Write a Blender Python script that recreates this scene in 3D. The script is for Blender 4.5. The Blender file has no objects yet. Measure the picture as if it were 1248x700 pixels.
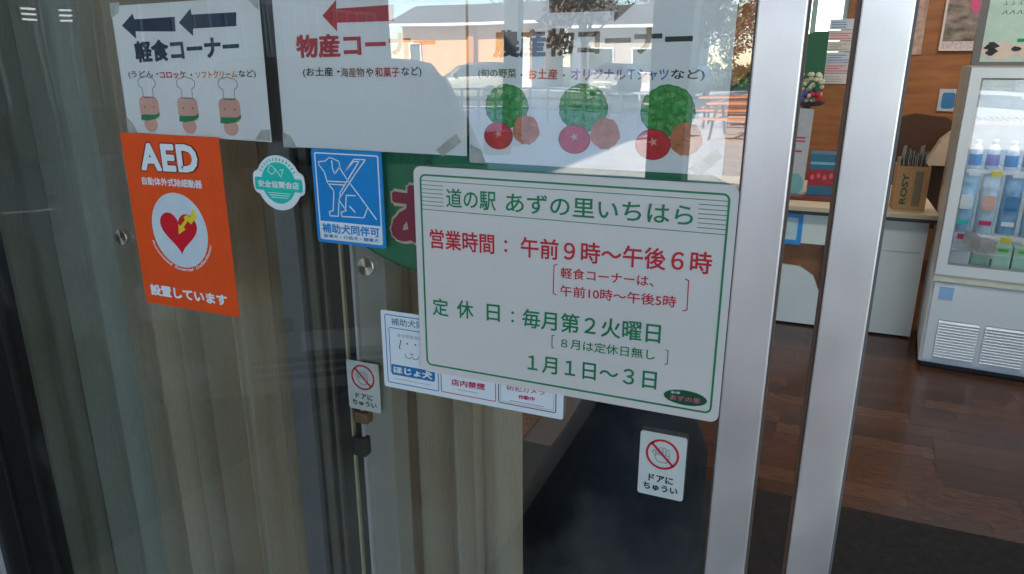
import bpy, bmesh, math, random
from mathutils import Vector, Matrix
random.seed(7)
R = math.radians
PI = math.pi
S = bpy.context.scene
COL = S.collection

# ------------------------------------------------------------------ camera
cam = bpy.data.cameras.new('camera')
cam.sensor_width = 36.0
cam.lens = 881.12 / 1248 * 36.0
cam.clip_start = 0.02
cam.clip_end = 600
cam.dof.use_dof = False
co = bpy.data.objects.new('camera', cam)
COL.objects.link(co)
co.location = (0, -0.9, 1.5)
co.rotation_euler = (R(90 - 17.217), 0, R(22.69))
S.camera = co

# ------------------------------------------------------------------ world, sun, exposure
SUN_EL, SUN_AZ = 32.0, 40.0          # sun stands behind the shop, to the left
W = bpy.data.worlds.new('World')
S.world = W
W.use_nodes = True
nt = W.node_tree
nt.nodes.clear()
sky = nt.nodes.new('ShaderNodeTexSky')
sky.sky_type = 'NISHITA'
sky.sun_disc = False
sky.sun_elevation = R(SUN_EL)
sky.sun_rotation = R(-SUN_AZ)
sky.air_density = 1.0
sky.dust_density = 0.1
sky.ozone_density = 3.0
bg = nt.nodes.new('ShaderNodeBackground')
bg.inputs['Strength'].default_value = 0.13
wo = nt.nodes.new('ShaderNodeOutputWorld')
nt.links.new(sky.outputs[0], bg.inputs[0])
nt.links.new(bg.outputs[0], wo.inputs[0])
sl = bpy.data.lights.new('sun', 'SUN')
sl.energy = 4.6
sl.angle = R(0.6)
sl.color = (1.0, 0.95, 0.86)
so = bpy.data.objects.new('sun', sl)
COL.objects.link(so)
sd = Vector((-math.sin(R(SUN_AZ)) * math.cos(R(SUN_EL)), math.cos(R(SUN_AZ)) * math.cos(R(SUN_EL)), math.sin(R(SUN_EL))))
so.rotation_euler = sd.to_track_quat('Z', 'Y').to_euler()
S.view_settings.view_transform = 'Standard'
S.view_settings.look = 'None'
S.view_settings.gamma = 1
S.view_settings.exposure = 2.38
S.cycles.max_bounces = 10
S.cycles.diffuse_bounces = 5
S.cycles.glossy_bounces = 5
S.cycles.transparent_max_bounces = 24
S.cycles.use_denoising = True
S.cycles.sample_clamp_indirect = 6

FILL_W = 2.1
EM2 = bpy.data.materials.new('dim_lamp')
EM2.use_nodes = True
EM2.node_tree.nodes['Principled BSDF'].inputs['Emission Color'].default_value = (1.0, 0.94, 0.82, 1)
EM2.node_tree.nodes['Principled BSDF'].inputs['Emission Strength'].default_value = 0.38

# ------------------------------------------------------------------ materials
MATS = {}


def mat(name, col, rough=0.6, metal=0.0, var=0.06, scale=30, bump=0.0, bscale=200, spec=0.5, stretch=None, coat=0.0):
    if name in MATS:
        return MATS[name]
    m = bpy.data.materials.new(name)
    m.use_nodes = True
    t = m.node_tree
    b = t.nodes['Principled BSDF']
    b.inputs['Roughness'].default_value = rough
    b.inputs['Metallic'].default_value = metal
    b.inputs['Specular IOR Level'].default_value = spec
    b.inputs['Coat Weight'].default_value = coat
    tc = t.nodes.new('ShaderNodeTexCoord')
    mp = t.nodes.new('ShaderNodeMapping')
    if stretch:
        mp.inputs['Scale'].default_value = stretch
    t.links.new(tc.outputs['Object'], mp.inputs[0])
    n = t.nodes.new('ShaderNodeTexNoise')
    n.inputs['Scale'].default_value = scale
    n.inputs['Detail'].default_value = 5
    t.links.new(mp.outputs[0], n.inputs['Vector'])
    r = t.nodes.new('ShaderNodeValToRGB')
    lo = tuple(max(0, c * (1 - var)) for c in col) + (1,)
    hi = tuple(min(1, c * (1 + var)) for c in col) + (1,)
    r.color_ramp.elements[0].color = lo
    r.color_ramp.elements[1].color = hi
    r.color_ramp.elements[0].position = 0.3
    r.color_ramp.elements[1].position = 0.7
    t.links.new(n.outputs['Fac'], r.inputs[0])
    t.links.new(r.outputs[0], b.inputs['Base Color'])
    if metal > 0.3:
        n3 = t.nodes.new('ShaderNodeTexNoise')
        n3.inputs['Scale'].default_value = 9
        n3.inputs['Detail'].default_value = 8
        t.links.new(tc.outputs['Object'], n3.inputs['Vector'])
        mr = t.nodes.new('ShaderNodeMapRange')
        mr.inputs['From Min'].default_value = 0.3
        mr.inputs['From Max'].default_value = 0.7
        mr.inputs['To Min'].default_value = max(0.05, rough - 0.09)
        mr.inputs['To Max'].default_value = rough + 0.09
        t.links.new(n3.outputs['Fac'], mr.inputs[0])
        t.links.new(mr.outputs[0], b.inputs['Roughness'])
    if bump:
        n2 = t.nodes.new('ShaderNodeTexNoise')
        n2.inputs['Scale'].default_value = bscale
        n2.inputs['Detail'].default_value = 4
        t.links.new(mp.outputs[0], n2.inputs['Vector'])
        bm_ = t.nodes.new('ShaderNodeBump')
        bm_.inputs['Strength'].default_value = bump
        bm_.inputs['Distance'].default_value = 0.01
        t.links.new(n2.outputs['Fac'], bm_.inputs['Height'])
        t.links.new(bm_.outputs[0], b.inputs['Normal'])
    MATS[name] = m
    return m


def glass_mat(name, tint, ior, rough=0.0, dirt=0.0):
    if name in MATS:
        return MATS[name]
    m = bpy.data.materials.new(name)
    m.use_nodes = True
    t = m.node_tree
    t.nodes.clear()
    o = t.nodes.new('ShaderNodeOutputMaterial')
    tr = t.nodes.new('ShaderNodeBsdfTransparent')
    tr.inputs[0].default_value = (*tint, 1)
    gl = t.nodes.new('ShaderNodeBsdfGlossy')
    gl.inputs['Roughness'].default_value = rough
    gl.inputs['Color'].default_value = (1, 1, 1, 1)
    wt = t.nodes.new('ShaderNodeTexCoord')
    wn = t.nodes.new('ShaderNodeTexNoise')
    wn.inputs['Scale'].default_value = 2.2
    wn.inputs['Detail'].default_value = 1
    wb = t.nodes.new('ShaderNodeBump')
    wb.inputs['Strength'].default_value = 0.35
    wb.inputs['Distance'].default_value = 0.004
    t.links.new(wt.outputs['Object'], wn.inputs['Vector'])
    t.links.new(wn.outputs['Fac'], wb.inputs['Height'])
    t.links.new(wb.outputs[0], gl.inputs['Normal'])
    # Schlick reflectance of one face, the same from either side
    f0 = ((ior - 1) / (ior + 1)) ** 2
    ge = t.nodes.new('ShaderNodeNewGeometry')
    dp = t.nodes.new('ShaderNodeVectorMath'); dp.operation = 'DOT_PRODUCT'
    t.links.new(ge.outputs['Normal'], dp.inputs[0])
    t.links.new(ge.outputs['Incoming'], dp.inputs[1])
    def mth(op, a, b=None):
        n_ = t.nodes.new('ShaderNodeMath'); n_.operation = op
        for i_, v_ in enumerate((a, b)):
            if v_ is None:
                continue
            if isinstance(v_, (int, float)):
                n_.inputs[i_].default_value = v_
            else:
                t.links.new(v_, n_.inputs[i_])
        return n_.outputs[0]
    c5 = mth('POWER', mth('SUBTRACT', 1.0, mth('ABSOLUTE', dp.outputs['Value'])), 5.0)
    fac = mth('ADD', mth('MULTIPLY', c5, 1 - f0), f0)
    mx = t.nodes.new('ShaderNodeMixShader')
    t.links.new(fac, mx.inputs[0])
    t.links.new(tr.outputs[0], mx.inputs[1])
    t.links.new(gl.outputs[0], mx.inputs[2])
    out = mx
    if dirt:
        df = t.nodes.new('ShaderNodeBsdfDiffuse')
        df.inputs[0].default_value = (0.6, 0.58, 0.52, 1)
        tc = t.nodes.new('ShaderNodeTexCoord')
        n = t.nodes.new('ShaderNodeTexNoise')
        n.inputs['Scale'].default_value = 3.5
        n.inputs['Detail'].default_value = 8
        n.inputs['Roughness'].default_value = 0.65
        t.links.new(tc.outputs['Object'], n.inputs['Vector'])
        mr = t.nodes.new('ShaderNodeMapRange')
        mr.inputs['From Min'].default_value = 0.48
        mr.inputs['From Max'].default_value = 0.72
        mr.inputs['To Min'].default_value = 0
        mr.inputs['To Max'].default_value = dirt
        t.links.new(n.outputs['Fac'], mr.inputs[0])
        m2 = t.nodes.new('ShaderNodeMixShader')
        t.links.new(mr.outputs[0], m2.inputs[0])
        t.links.new(mx.outputs[0], m2.inputs[1])
        t.links.new(df.outputs[0], m2.inputs[2])
        out = m2
    t.links.new(out.outputs[0], o.inputs[0])
    MATS[name] = m
    return m


GLASS = glass_mat('door_glass', (0.985, 0.99, 0.985), 1.88, 0.0, 0.05)
GLASS2 = glass_mat('fridge_glass', (0.95, 0.97, 0.98), 1.9)
CARGLASS = mat('car_glass', (0.03, 0.035, 0.035), 0.05, 0, 0.02, spec=1.0)
WHITE = mat('white_plastic', (0.78, 0.77, 0.78), 0.35, 0, 0.02, 12)
PAPER = mat('paper', (0.88, 0.87, 0.88), 0.6, 0, 0.03, 5, 0.35, 12)
STICK = mat('sticker_white', (0.80, 0.82, 0.85), 0.35, 0, 0.015, 10)
GREEN = mat('print_green', (0.005, 0.22, 0.085), 0.45, 0, 0.1, 40)
RED = mat('print_red', (0.62, 0.012, 0.03), 0.45, 0, 0.1, 40)
DRED = mat('poster_red', (0.50, 0.02, 0.025), 0.5, 0, 0.1, 40)
ORANGE = mat('aed_orange', (0.85, 0.085, 0.012), 0.4, 0, 0.04, 20)
NAVY = mat('print_navy', (0.010, 0.022, 0.06), 0.5, 0, 0.1, 40)
BLACK = mat('print_black', (0.012, 0.012, 0.014), 0.5, 0, 0.1, 40)
GREY = mat('print_grey', (0.30, 0.32, 0.34), 0.5)
HEART = mat('heart_red', (0.66, 0.012, 0.025), 0.4)
YELLOW = mat('bolt_yellow', (0.80, 0.62, 0.03), 0.4)
BLUE = mat('print_blue', (0.008, 0.24, 0.62), 0.35, 0, 0.04)
BLUE2 = mat('sticker_blue', (0.02, 0.17, 0.42), 0.4)
MINT = mat('mint', (0.01, 0.55, 0.44), 0.4)
CRIM = mat('crimson', (0.55, 0.015, 0.09), 0.4)
PINK = mat('clip_pink', (0.80, 0.42, 0.34), 0.6)
SCARF = mat('scarf_green', (0.01, 0.25, 0.09), 0.6)
LETT = mat('lettuce_green', (0.06, 0.34, 0.06), 0.6, 0, 0.5, 160)
TOM = mat('tomato_red', (0.66, 0.02, 0.025), 0.5, 0, 0.25, 70)
POT = mat('potato_orange', (0.62, 0.20, 0.07), 0.6, 0, 0.25, 70)
OTXT = mat('text_orange', (0.75, 0.26, 0.03), 0.5)
TAPE = mat('tape', (0.54, 0.54, 0.50), 0.18, 0, 0.15, 60, 0.2, 80)
ALU = mat('brushed_aluminium', (0.92, 0.81, 0.77), 0.42, 0.75, 0.012, 14, 0.0, 400, 0.5, (60, 60, 1.2))
ALUD = mat('aged_aluminium', (0.55, 0.53, 0.53), 0.45, 0.4, 0.08, 14, 0, 200, 0.5, (60, 60, 1.5))
BRONZE = mat('dark_bronze', (0.022, 0.020, 0.018), 0.35, 0.3, 0.2, 20, 0, 200, 0.5, (20, 20, 1))
RUBBER = mat('gasket_rubber', (0.012, 0.012, 0.012), 0.6)
STEEL = mat('polished_steel', (0.72, 0.62, 0.52), 0.30, 1.0, 0.05, 60)
_t = STEEL.node_tree
_t.nodes['Principled BSDF'].inputs['Anisotropic'].default_value = 0.9
_tg = _t.nodes.new('ShaderNodeTangent')
_tg.direction_type = 'RADIAL'
_tg.axis = 'Y'
_t.links.new(_tg.outputs[0], _t.nodes['Principled BSDF'].inputs['Tangent'])
CURT = mat('beige_curtain', (0.52, 0.475, 0.365), 0.85, 0, 0.08, 60, 0.15, 500, 0.1, (6, 6, 0.6))
OVAL = mat('oval_green', (0.008, 0.20, 0.09), 0.45)
CREAM = mat('cream', (0.75, 0.62, 0.42), 0.5)


# ------------------------------------------------------------------ helpers
def new_bm():
    return bmesh.new()


def smooth(me, ang=40):
    for p in me.polygons:
        p.use_smooth = True
    try:
        me.set_sharp_from_angle(angle=R(ang))
    except Exception:
        pass


def obj(name, bm, m, parent=None, world=True, sm=False, loc=None):
    """link a bmesh as one object; with world=True its coordinates are world metres"""
    bmesh.ops.recalc_face_normals(bm, faces=bm.faces) if world != 'flat' else None
    me = bpy.data.meshes.new(name)
    if parent is not None and world and world != 'flat':
        bmesh.ops.translate(bm, verts=bm.verts, vec=-wloc(parent))
    bm.to_mesh(me)
    bm.free()
    me.materials.append(m)
    if sm:
        smooth(me)
    o = bpy.data.objects.new(name, me)
    COL.objects.link(o)
    if parent is not None:
        o.parent = parent
    if loc:
        o.location = loc
    return o


def wloc(o):
    v = Vector(o.location)
    while o.parent:
        o = o.parent
        v = v + Vector(o.location)
    return v


def thing(name, label, cat, loc=(0, 0, 0), rz=0, group=None):
    o = bpy.data.objects.new(name, None)
    o.empty_display_size = 0.1
    COL.objects.link(o)
    o.location = loc
    o.rotation_euler = (0, 0, rz)
    o['label'] = label
    o['category'] = cat
    if group:
        o['group'] = group
    return o


def tag(o, label, cat, group=None):
    o['label'] = label
    o['category'] = cat
    if group:
        o['group'] = group
    return o


def struct(o):
    o['kind'] = 'structure'
    return o


def box(bm, x0, x1, y0, y1, z0, z1, bev=0.0):
    b2 = bmesh.new() if bev else bm
    vs = [b2.verts.new((x, y, z)) for x in (x0, x1) for y in (y0, y1) for z in (z0, z1)]
    for f in ((0, 1, 3, 2), (4, 6, 7, 5), (0, 4, 5, 1), (2, 3, 7, 6), (0, 2, 6, 4), (1, 5, 7, 3)):
        b2.faces.new([vs[i] for i in f])
    if bev:
        bmesh.ops.bevel(b2, geom=b2.edges[:], offset=bev, segments=2, affect='EDGES', profile=0.6)
        me = bpy.data.meshes.new('tmp')
        b2.to_mesh(me)
        b2.free()
        bm.from_mesh(me)
        bpy.data.meshes.remove(me)
    return bm


def bx(*a, **k):
    return box(new_bm(), *a, **k)


def prism(bm, pts, y0, y1, axis='y'):
    """polygon given in (x, z) extruded from y0 to y1"""
    def P(p, y):
        return (p[0], y, p[1]) if axis == 'y' else ((y, p[0], p[1]) if axis == 'x' else (p[0], p[1], y))
    a = [bm.verts.new(P(p, y0)) for p in pts]
    b = [bm.verts.new(P(p, y1)) for p in pts]
    bm.faces.new(a)
    bm.faces.new(b[::-1])
    n = len(pts)
    for i in range(n):
        bm.faces.new((a[i], a[(i + 1) % n], b[(i + 1) % n], b[i]))
    return bm


def rr(x0, x1, z0, z1, r, n=6):
    pts = []
    for cx, cz, a0 in ((x1 - r, z1 - r, 0), (x0 + r, z1 - r, 90), (x0 + r, z0 + r, 180), (x1 - r, z0 + r, 270)):
        for k in range(n + 1):
            a = R(a0 + 90 * k / n)
            pts.append((cx + r * math.cos(a), cz + r * math.sin(a)))
    return pts


def ring(bm, outer, inner, y0, y1):
    n = len(outer)
    L = []
    for pts in (outer, inner):
        L.append([[bm.verts.new((p[0], y, p[1])) for p in pts] for y in (y0, y1)])
    for i in range(n):
        j = (i + 1) % n
        (oa, ob), (ia, ib) = L
        bm.faces.new((oa[i], oa[j], ia[j], ia[i]))
        bm.faces.new((ob[i], ib[i], ib[j], ob[j]))
        bm.faces.new((oa[i], ob[i], ob[j], oa[j]))
        bm.faces.new((ia[i], ia[j], ib[j], ib[i]))
    return bm


def rrline(bm, x0, x1, z0, z1, r, w, y0, y1, n=6):
    return ring(bm, rr(x0, x1, z0, z1, r, n), rr(x0 + w, x1 - w, z0 + w, z1 - w, max(r - w, 1e-4), n), y0, y1)


def ell(cx, cz, rx, rz, n=40, a0=0, a1=360):
    full = a1 - a0 == 360
    m = n if full else n + 1
    return [(cx + rx * math.cos(R(a0 + (a1 - a0) * k / n)), cz + rz * math.sin(R(a0 + (a1 - a0) * k / n))) for k in range(m)]


def stroke(bm, pts, w, y0, y1, closed=False):
    """flat polyline of width w in the x-z plane"""
    ps = list(pts) + ([pts[0]] if closed else [])
    for a, b in zip(ps[:-1], ps[1:]):
        d = Vector((b[0] - a[0], b[1] - a[1]))
        if d.length < 1e-6:
            continue
        d.normalize()
        e = d * w * 0.35
        n = Vector((-d.y, d.x)) * w / 2
        q = [(a[0] - e.x + n.x, a[1] - e.y + n.y), (a[0] - e.x - n.x, a[1] - e.y - n.y), (b[0] + e.x - n.x, b[1] + e.y - n.y), (b[0] + e.x + n.x, b[1] + e.y + n.y)]
        prism(bm, q, y0, y1)
    return bm


def tube(bm, pts, r, n=8, cap=True):
    pts = [Vector(p) for p in pts]
    rs = r if isinstance(r, (list, tuple)) else [r] * len(pts)
    prev = None
    up = Vector((0, 0, 1))
    rings = []
    for i, p in enumerate(pts):
        d = (pts[min(i + 1, len(pts) - 1)] - pts[max(i - 1, 0)]).normalized()
        ref = up if abs(d.z) < 0.95 else Vector((1, 0, 0))
        a = d.cross(ref).normalized() if prev is None else (prev - d * prev.dot(d)).normalized()
        prev = a
        b = d.cross(a)
        rings.append([bm.verts.new(p + (a * math.cos(2 * PI * k / n) + b * math.sin(2 * PI * k / n)) * rs[i]) for k in range(n)])
    for q, s in zip(rings[:-1], rings[1:]):
        for k in range(n):
            bm.faces.new((q[k], q[(k + 1) % n], s[(k + 1) % n], s[k]))
    if cap:
        bm.faces.new(rings[0][::-1])
        bm.faces.new(rings[-1])
    return bm


def lathe(bm, prof, c, axis='z', n=24):
    rings = []
    for r, h in prof:
        rg = []
        for k in range(n):
            a = 2 * PI * k / n
            u, v = r * math.cos(a), r * math.sin(a)
            rg.append(bm.verts.new({'z': (c[0] + u, c[1] + v, c[2] + h), 'y': (c[0] + u, c[1] + h, c[2] + v), 'x': (c[0] + h, c[1] + u, c[2] + v)}[axis]))
        rings.append(rg)
    for q, s in zip(rings[:-1], rings[1:]):
        for k in range(n):
            bm.faces.new((q[k], q[(k + 1) % n], s[(k + 1) % n], s[k]))
    bm.faces.new(rings[0][::-1])
    bm.faces.new(rings[-1])
    return bm


TC = bpy.data.curves.new('type', 'FONT')
TO = bpy.data.objects.new('type', TC)
COL.objects.link(TO)
TC.resolution_u = 3


def text_mesh(s, bold=0.0, spacing=1.0):
    """filled glyphs; heavier weights get thin strips along every outline edge"""
    TC.body = s
    TC.size = 0.1
    TC.space_character = spacing
    dg = bpy.context.evaluated_depsgraph_get()
    dg.update()
    me = bpy.data.meshes.new_from_object(TO.evaluated_get(dg))
    if bold:
        bm = bmesh.new()
        bm.from_mesh(me)
        bm.edges.ensure_lookup_table()
        segs = [(e.verts[0].co.copy(), e.verts[1].co.copy()) for e in bm.edges if len(e.link_faces) == 1]
        for i, (a, b) in enumerate(segs):
            d = b - a
            if d.length < 1e-7:
                continue
            d.normalize()
            n = Vector((-d.y, d.x, 0)) * bold
            e = d * bold * 0.55
            z = Vector((0, 0, 0.00012 + (i % 9) * 0.000012))
            bm.faces.new([bm.verts.new(v + z) for v in (a - e - n, b + e - n, b + e + n, a - e + n)])
        if bold >= 0.0035:
            pts = {(round(a.x, 5), round(a.y, 5)) for a, b in segs}
            for i, (px, py) in enumerate(sorted(pts)):
                z = 0.00024 + (i % 9) * 0.000012
                bm.faces.new([bm.verts.new((px + bold * math.cos(q * PI / 4 + 0.39), py + bold * math.sin(q * PI / 4 + 0.39), z)) for q in range(8)])
        bm.to_mesh(me)
        bm.free()
    return me


def text(s, x0, z0, x1, z1, h, y, m, parent, bold=0.0, spacing=1.0, vert=None, name='lettering'):
    """lettering in the x-z plane, fitted between two ends of its base line"""
    me = text_mesh(s, bold, spacing)
    xs = [v.co.x for v in me.vertices]
    ys = [v.co.y for v in me.vertices]
    a, b = min(xs), max(xs)
    c, d = (min(ys), max(ys)) if vert is None else vert
    off = wloc(parent) if parent is not None else Vector((0, 0, 0))
    for v in me.vertices:
        u = (v.co.x - a) / (b - a)
        w = (v.co.y - c) / (d - c) * h
        v.co = Vector((x0 + (x1 - x0) * u, y - v.co.z * 0.6, z0 + (z1 - z0) * u + w)) - off
    me.materials.clear()
    me.materials.append(m)
    me.name = name
    o = bpy.data.objects.new(name, me)
    COL.objects.link(o)
    if parent is not None:
        o.parent = parent
    return o


def arc_text(s, cx, cz, r, a0, a1, h, y, m, parent, bold=0.0):
    """lettering along the lower arc of a circle, reading left to right"""
    me = text_mesh(s, bold)
    xs = [v.co.x for v in me.vertices]
    a, b = min(xs), max(xs)
    off = wloc(parent)
    for v in me.vertices:
        u = (v.co.x - a) / (b - a)
        ang = R(a0 + (a1 - a0) * u)
        rad = r - v.co.y / 0.072 * h if a1 > a0 else r + v.co.y / 0.072 * h
        v.co = Vector((cx + rad * math.cos(ang), y - v.co.z * 0.6, cz + rad * math.sin(ang))) - off
    me.materials.clear()
    me.materials.append(m)
    o = bpy.data.objects.new('lettering', me)
    COL.objects.link(o)
    o.parent = parent
    return o


def copy_tree(o, parent=None):
    c = o.copy()
    COL.objects.link(c)
    c.parent = parent
    for ch in list(o.children):
        copy_tree(ch, c)
    return c


# ------------------------------------------------------------------ ground and building shell
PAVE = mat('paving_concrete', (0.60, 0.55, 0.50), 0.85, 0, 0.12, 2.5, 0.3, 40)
ASPH = mat('asphalt', (0.10, 0.10, 0.10), 0.9, 0, 0.2, 3, 0.4, 80)
SHOPWALL = mat('shop_wall_render', (0.52, 0.50, 0.47), 0.8, 0, 0.05, 3, 0.2, 60)
WOODWALL = mat('brown_wood_wall', (0.28, 0.105, 0.032), 0.5, 0, 0.22, 3, 0, 100, 0.4, (1.5, 1.5, 8))
CEIL = mat('ceiling_board', (0.75, 0.73, 0.68), 0.8)
MATB = mat('dark_mat', (0.010, 0.011, 0.015), 0.95, 0, 0.2, 60, 0.5, 400, 0.15)

b = bx(-150, 150, -220, 0.05, -0.5, 0.0)
struct(obj('ground', b, mat('weathered_asphalt', (0.085, 0.085, 0.08), 0.9, 0, 0.15, 3, 0.4, 80)))
bm = new_bm()
prism(bm, [(-4.3, -5.5), (14, -5.5), (14, -23.5), (-12.5, -23.5)], -0.02, 0.005, 'z')
struct(obj('plaza', bm, PAVE))
struct(obj('far_pavement', bx(-30, 20, -43, -36.8, -0.02, 0.005), PAVE))
struct(obj('lawn', bx(-60, 60, -95, -50, -0.02, 0.012), mat('lawn_green', (0.09, 0.11, 0.03), 0.95, 0, 0.35, 1.5, 0.4, 30)))
struct(obj('road', bx(-80, 80, -37, -24, -0.02, 0.006), ASPH))
mk = new_bm()
for i in range(16):
    box(mk, -40 + i * 3.0, -39.9 + i * 3.0, -36.5, -31.5, 0.0, 0.011)
struct(obj('parking_markings', mk, mat('road_paint', (0.75, 0.75, 0.72), 0.7)))

struct(obj('inside_floor', bx(-5.2, 5.2, 0.05, 7.0, -0.5, -0.006), mat('floor_joint', (0.035, 0.020, 0.014), 0.6)))
floor = bpy.data.objects['inside_floor']
# parquet planks within view, laid in rows along the shop front
PLK = []
for k, c in enumerate(((0.066, 0.026, 0.013), (0.046, 0.018, 0.010), (0.080, 0.034, 0.017), (0.056, 0.022, 0.012))):
    PLK.append(mat('parquet_%s' % ['reddish', 'dark', 'light', 'brown'][k], c, 0.22, 0, 0.35, 14, 0.03, 60, 0.5, (1, 8, 1)))
meshes = []
for k in range(4):
    pb = bx(0, 0.5985, 0, 0.0986, -0.006, 0.0 + 0.0001 * k)
    me = bpy.data.meshes.new('plank')
    pb.to_mesh(me)
    pb.free()
    me.materials.append(PLK[k])
    meshes.append(me)
cnt = 0
for j in range(23):
    y = 1.58 + j * 0.1
    x = -0.35 - random.random() * 0.5
    while x < 1.75:
        if x + 0.6 > -0.35 + (y - 1.6) * -0.1:
            o = bpy.data.objects.new('plank', random.choice(meshes))
            COL.objects.link(o)
            o.parent = floor
            o.location = (x, y, 0)
            cnt += 1
        x += 0.6
fb = new_bm()
for j in range(39):
    y = 0.08 + j * 0.1 if j < 15 else 3.88 + (j - 15) * 0.1
    if y > 6.2:
        break
    x = -4.6 + (j % 5) * 0.12
    while x < 4.8:
        if not (1.5 < y < 3.85):
            box(fb, x, x + 0.598, y, y + 0.0985, -0.006, 0.0)
        x += 0.6
for j in range(23):
    y = 1.58 + j * 0.1
    for x in [-4.6 + 0.6 * i + (j % 3) * .0 for i in range(6)] + [2.36 + 0.6 * i for i in range(4)]:
        box(fb, x, x + 0.598, y, y + 0.0985, -0.006, 0.0)
o = obj('plank_rows', fb, PLK[0], floor)
o['kind'] = 'stuff'

ROOF_Z = 2.75
wl = new_bm()
box(wl, -10.99, -1.7, -0.03, 0.14, 0, 3.3)  # wall run out left to close a sunlit gap beside the wing
struct(obj('shop_wall_left', wl, SHOPWALL))
wr = new_bm()
box(wr, 1.55, 1.9, -0.03, 0.14, 0, 3.3)
box(wr, 1.9, 4.6, -0.03, 0.14, 0, 0.4)
box(wr, 1.9, 4.6, -0.03, 0.14, 2.5, 3.3)
box(wr, 4.6, 6.5, -0.03, 0.14, 0, 3.3)
struct(obj('shop_wall_right', wr, SHOPWALL))
struct(obj('shop_lintel', bx(-1.7, 1.55, -0.03, 0.14, 2.35, 3.3), SHOPWALL))
t = thing('added_window', 'added shop window out of view right of the open entrance, letting daylight in', 'window', (3.25, 0.05, 0.4))  # added opening that lets more daylight into the shop
obj('pane', bx(1.9, 4.6, 0.04, 0.05, 0.4, 2.5), GLASS, t)
fr_ = new_bm()
for x in (1.9, 3.23, 4.55):
    box(fr_, x, x + 0.05, 0.01, 0.09, 0.4, 2.5)
obj('frame', fr_, ALU, t)

bw = new_bm()       # back wall with a window opening (x -0.55..0.10, z 1.55..2.3)
box(bw, -5.2, -0.33, 5.5, 5.65, 0, 2.7)
box(bw, -0.33, 0.10, 5.5, 5.65, 0, 1.50)
box(bw, -0.33, 0.10, 5.5, 5.65, 2.3, 2.7)
box(bw, 0.10, 5.2, 5.5, 5.65, 0, 2.7)
struct(obj('shop_back_wall', bw, WOODWALL))
sw = new_bm()
box(sw, -5.35, -5.2, 0.14, 5.65, 0, 2.7)
box(sw, 5.2, 5.35, 0.14, 5.65, 0, 2.7)
box(sw, -10.99, -10.85, 0.14, 8.5, 0, 3.3)
struct(obj('shop_side_walls', sw, SHOPWALL))
struct(obj('shop_ceiling', bx(-5.35, 5.35, 0.14, 5.65, 2.7, 2.85), CEIL))
EM = bpy.data.materials.new('lamp_diffuser')
EM.use_nodes = True
EM.node_tree.nodes['Principled BSDF'].inputs['Emission Color'].default_value = (1.0, 0.96, 0.9, 1)
EM.node_tree.nodes['Principled BSDF'].inputs['Emission Strength'].default_value = 3.0
for k, (x, y) in enumerate(((-2.6, 2.2), (0.9, 2.0), (-2.6, 4.3), (0.9, 4.2), (3.6, 3.2))):  # lamps out of view, added to brighten the shop interior
    t = thing('added_ceiling_lamp', 'added unseen ceiling lamp %s to light the shop' % ['at the front left', 'above the entrance mat', 'at the back left', 'above the counter', 'at the right'][k], 'lamp', (x, y, 2.7), 0, 'added ceiling lamps lighting the shop')
    obj('housing', bx(x - 0.62, x + 0.62, y - 0.17, y + 0.17, 2.655, 2.699, bev=0.005), WHITE, t)
    obj('diffuser', bx(x - 0.59, x + 0.59, y - 0.14, y + 0.14, 2.648, 2.6545), EM, t)
    L_ = bpy.data.lights.new('fill_light', 'AREA')
    L_.shape = 'RECTANGLE'
    L_.size, L_.size_y = 1.18, 0.28
    L_.energy = FILL_W
    L_.color = (1.0, 0.96, 0.9)
    lo_ = bpy.data.objects.new('fill_light', L_)
    COL.objects.link(lo_)
    lo_.parent = t
    lo_.location = (0, 0, -0.056)
struct(obj('shop_roof', bx(-10.98, 6.8, -0.02, 8.6, 3.3, 3.5), mat('roof_metal', (0.16, 0.17, 0.18), 0.5, 0.3)))  # roof carried past the shop, left and back, to shut out sun
cn = thing('entrance_canopy', 'pale flat canopy roof over the shop entrance on white posts', 'canopy', (0, -1.3, 0))
obj('canopy_roof', bx(-10.4, 6.5, -5.2, -0.035, 2.85, 3.05), mat('canopy_white', (0.66, 0.65, 0.62), 0.6), cn)  # unseen overhead; stretched deep to keep car and glass in shade
for x in (3.4, 6.2):
    obj('post', tube(new_bm(), [(x, -5.05, 0), (x, -5.05, 2.85)], 0.055, 12), WHITE, cn, sm=True)

t = thing('back_window', 'bright window in the brown back wall above the green sign', 'window', (-0.12, 5.56, 1.5))
obj('pane', bx(-0.33, 0.10, 5.57, 5.58, 1.5, 2.3), GLASS2, t)
wf = new_bm()
for x in (-0.33, -0.165, 0.06):
    box(wf, x, x + 0.04, 5.53, 5.63, 1.5, 2.3)
box(wf, -0.33, 0.10, 5.535, 5.625, 1.5, 1.53)
obj('frame', wf, mat('window_frame_green', (0.30, 0.40, 0.36), 0.4), t)

struct(obj('outside_mat', bx(-0.79, 1.5, -2.15, -0.06, 0.0, 0.014, bev=0.003), MATB))
struct(obj('inside_mat', bx(-1.5, 1.5, 0.16, 1.58, 0.0, 0.010, bev=0.002), mat('inside_mat_grey', (0.020, 0.0185, 0.018), 0.9, 0, 0.3, 40, 0.6, 300, 0.2)))
struct(obj('entrance_apron', bx(-1.95, 2.5, -5.2, -0.02, -0.02, 0.004), mat('apron_concrete', (0.30, 0.25, 0.18), 0.85, 0, 0.12, 4, 0.3, 50)))

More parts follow.
